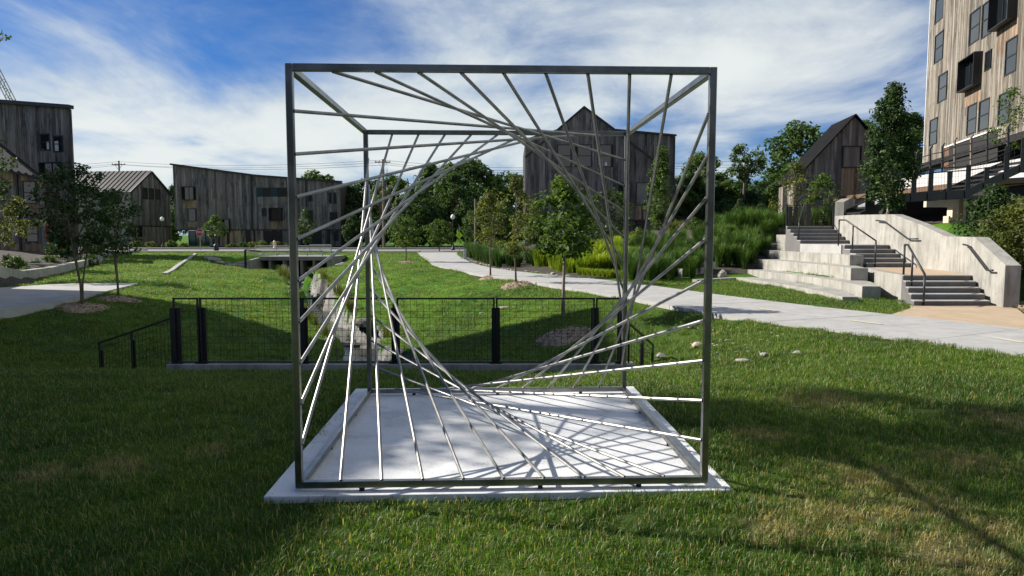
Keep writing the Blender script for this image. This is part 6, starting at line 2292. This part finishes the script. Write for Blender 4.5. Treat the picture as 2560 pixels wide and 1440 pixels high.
# scatter points, thinning with distance
pts, scl = [], []
for (ya, yb, per_m2, s0) in ((2.9, 5.0, 230, 1.0), (5.0, 8.2, 150, 1.1), (8.2, 13, 75, 1.3), (13, 22, 38, 1.45), (22, 36, 16, 1.7), (36, 61, 5, 2.2)):
    kx = 1.08 if yb < 14 else 0.85
    xw = kx * yb + 0.6
    n = int((yb - ya) * 2 * xw * per_m2)
    X, Y = rng.uniform(-xw, xw, n), rng.uniform(ya, yb, n)
    keep = np.abs(X) < kx * Y + 0.6
    keep &= ~poly_mask(PATH_POLY, X, Y) & ~poly_mask(PLAZA_POLY, X, Y) & ~poly_mask(LEFT_POLY, X, Y)
    keep &= ~poly_mask([(p.x, p.y) for p in pad_poly], X, Y)
    keep &= ~poly_mask([(9.0, 14.6), (10.9, 14.4), (12.4, 20), (12.5, 27), (10.1, 27), (10.3, 20), (9.2, 16)], X, Y)
    o = np.argsort(PFs[:, 1])
    keep &= ~((X > np.interp(Y, PFs[o, 1], PFs[o, 0]) + 0.1) & (Y > 23.3))
    keep &= ~((X < -15.9 - 0.47 * (Y - 21.5)) & (Y > 21) & (Y < 44))
    keep &= ~((np.abs(Y - YF) < 0.16) & (X > -5.7) & (X < 2.05))
    keep &= ~((X > 10.6) & (Y > 12.2))
    for (mx, my, mr) in MULCH:
        keep &= (X - mx) ** 2 + ((Y - my)) ** 2 > (mr * 0.93) ** 2
    X, Y = X[keep], Y[keep]
    Z = G(X, Y)
    bare = (Z < -1.62) & (Y > 11.2)
    X, Y, Z = X[~bare], Y[~bare], Z[~bare]
    pts.append(np.stack([X, Y, Z], -1))
    scl.append(s0 * rng.uniform(0.75, 1.25, len(X)))
pts, scl = np.concatenate(pts), np.concatenate(scl)
me = bpy.data.meshes.new('lawn_grass')
me.vertices.add(len(pts))
me.vertices.foreach_set('co', pts.astype(np.float32).ravel())
at_s = me.attributes.new('scl', 'FLOAT', 'POINT')
at_s.data.foreach_set('value', scl.astype(np.float32))
at_r = me.attributes.new('rot', 'FLOAT', 'POINT')
at_r.data.foreach_set('value', rng.uniform(0, 6.283, len(pts)).astype(np.float32))
me.materials.append(MATS['lawn_blade'])
me.update()
lawn = bpy.data.objects.new('lawn_grass', me)
COL.objects.link(lawn)
tag(lawn, 'short mown lawn grass, green with dry straw patches', 'grass', kind='stuff')
ng = bpy.data.node_groups.new('lawn_scatter', 'GeometryNodeTree')
ng.interface.new_socket('Geometry', in_out='INPUT', socket_type='NodeSocketGeometry')
ng.interface.new_socket('Geometry', in_out='OUTPUT', socket_type='NodeSocketGeometry')
gi, go = ng.nodes.new('NodeGroupInput'), ng.nodes.new('NodeGroupOutput')
ci = ng.nodes.new('GeometryNodeCollectionInfo')
ci.inputs['Collection'].default_value = clumps
ci.inputs['Separate Children'].default_value = True
ci.inputs['Reset Children'].default_value = True
iop = ng.nodes.new('GeometryNodeInstanceOnPoints')
na = ng.nodes.new('GeometryNodeInputNamedAttribute')
na.data_type = 'FLOAT'
na.inputs['Name'].default_value = 'scl'
nr = ng.nodes.new('GeometryNodeInputNamedAttribute')
nr.data_type = 'FLOAT'
nr.inputs['Name'].default_value = 'rot'
cx = ng.nodes.new('ShaderNodeCombineXYZ')
ng.links.new(nr.outputs[0], cx.inputs[2])
ng.links.new(gi.outputs[0], iop.inputs['Points'])
ng.links.new(ci.outputs[0], iop.inputs['Instance'])
iop.inputs['Pick Instance'].default_value = True
ng.links.new(cx.outputs[0], iop.inputs['Rotation'])
ng.links.new(na.outputs[0], iop.inputs['Scale'])
ng.links.new(iop.outputs[0], go.inputs[0])
md = lawn.modifiers.new('scatter', 'NODES')
md.node_group = ng


# ------------------------------------------------------------------ labels: tell small sets of look-alikes apart by their place
def screen_x(o):
    p = o.location
    z = p.z - HCAM
    return p.x / max(0.1, p.y * CP - z * SP)


sets = {}
for o in list(COL.objects):
    if o.parent is None and o.get('label'):
        if not o.get('kind'):
            o['kind'] = 'thing'
        sets.setdefault(o['label'], []).append(o)
for lb, os_ in sets.items():
    if 1 < len(os_) <= 40 and len(lb.split()) <= 12:
        for i, o in enumerate(sorted(os_, key=screen_x)):
            k = i + 1
            suf = 'th' if 10 <= k % 100 <= 20 else {1: 'st', 2: 'nd', 3: 'rd'}.get(k % 10, 'th')
            o['label'] = '%s, %d%s from the left' % (lb, k, suf)
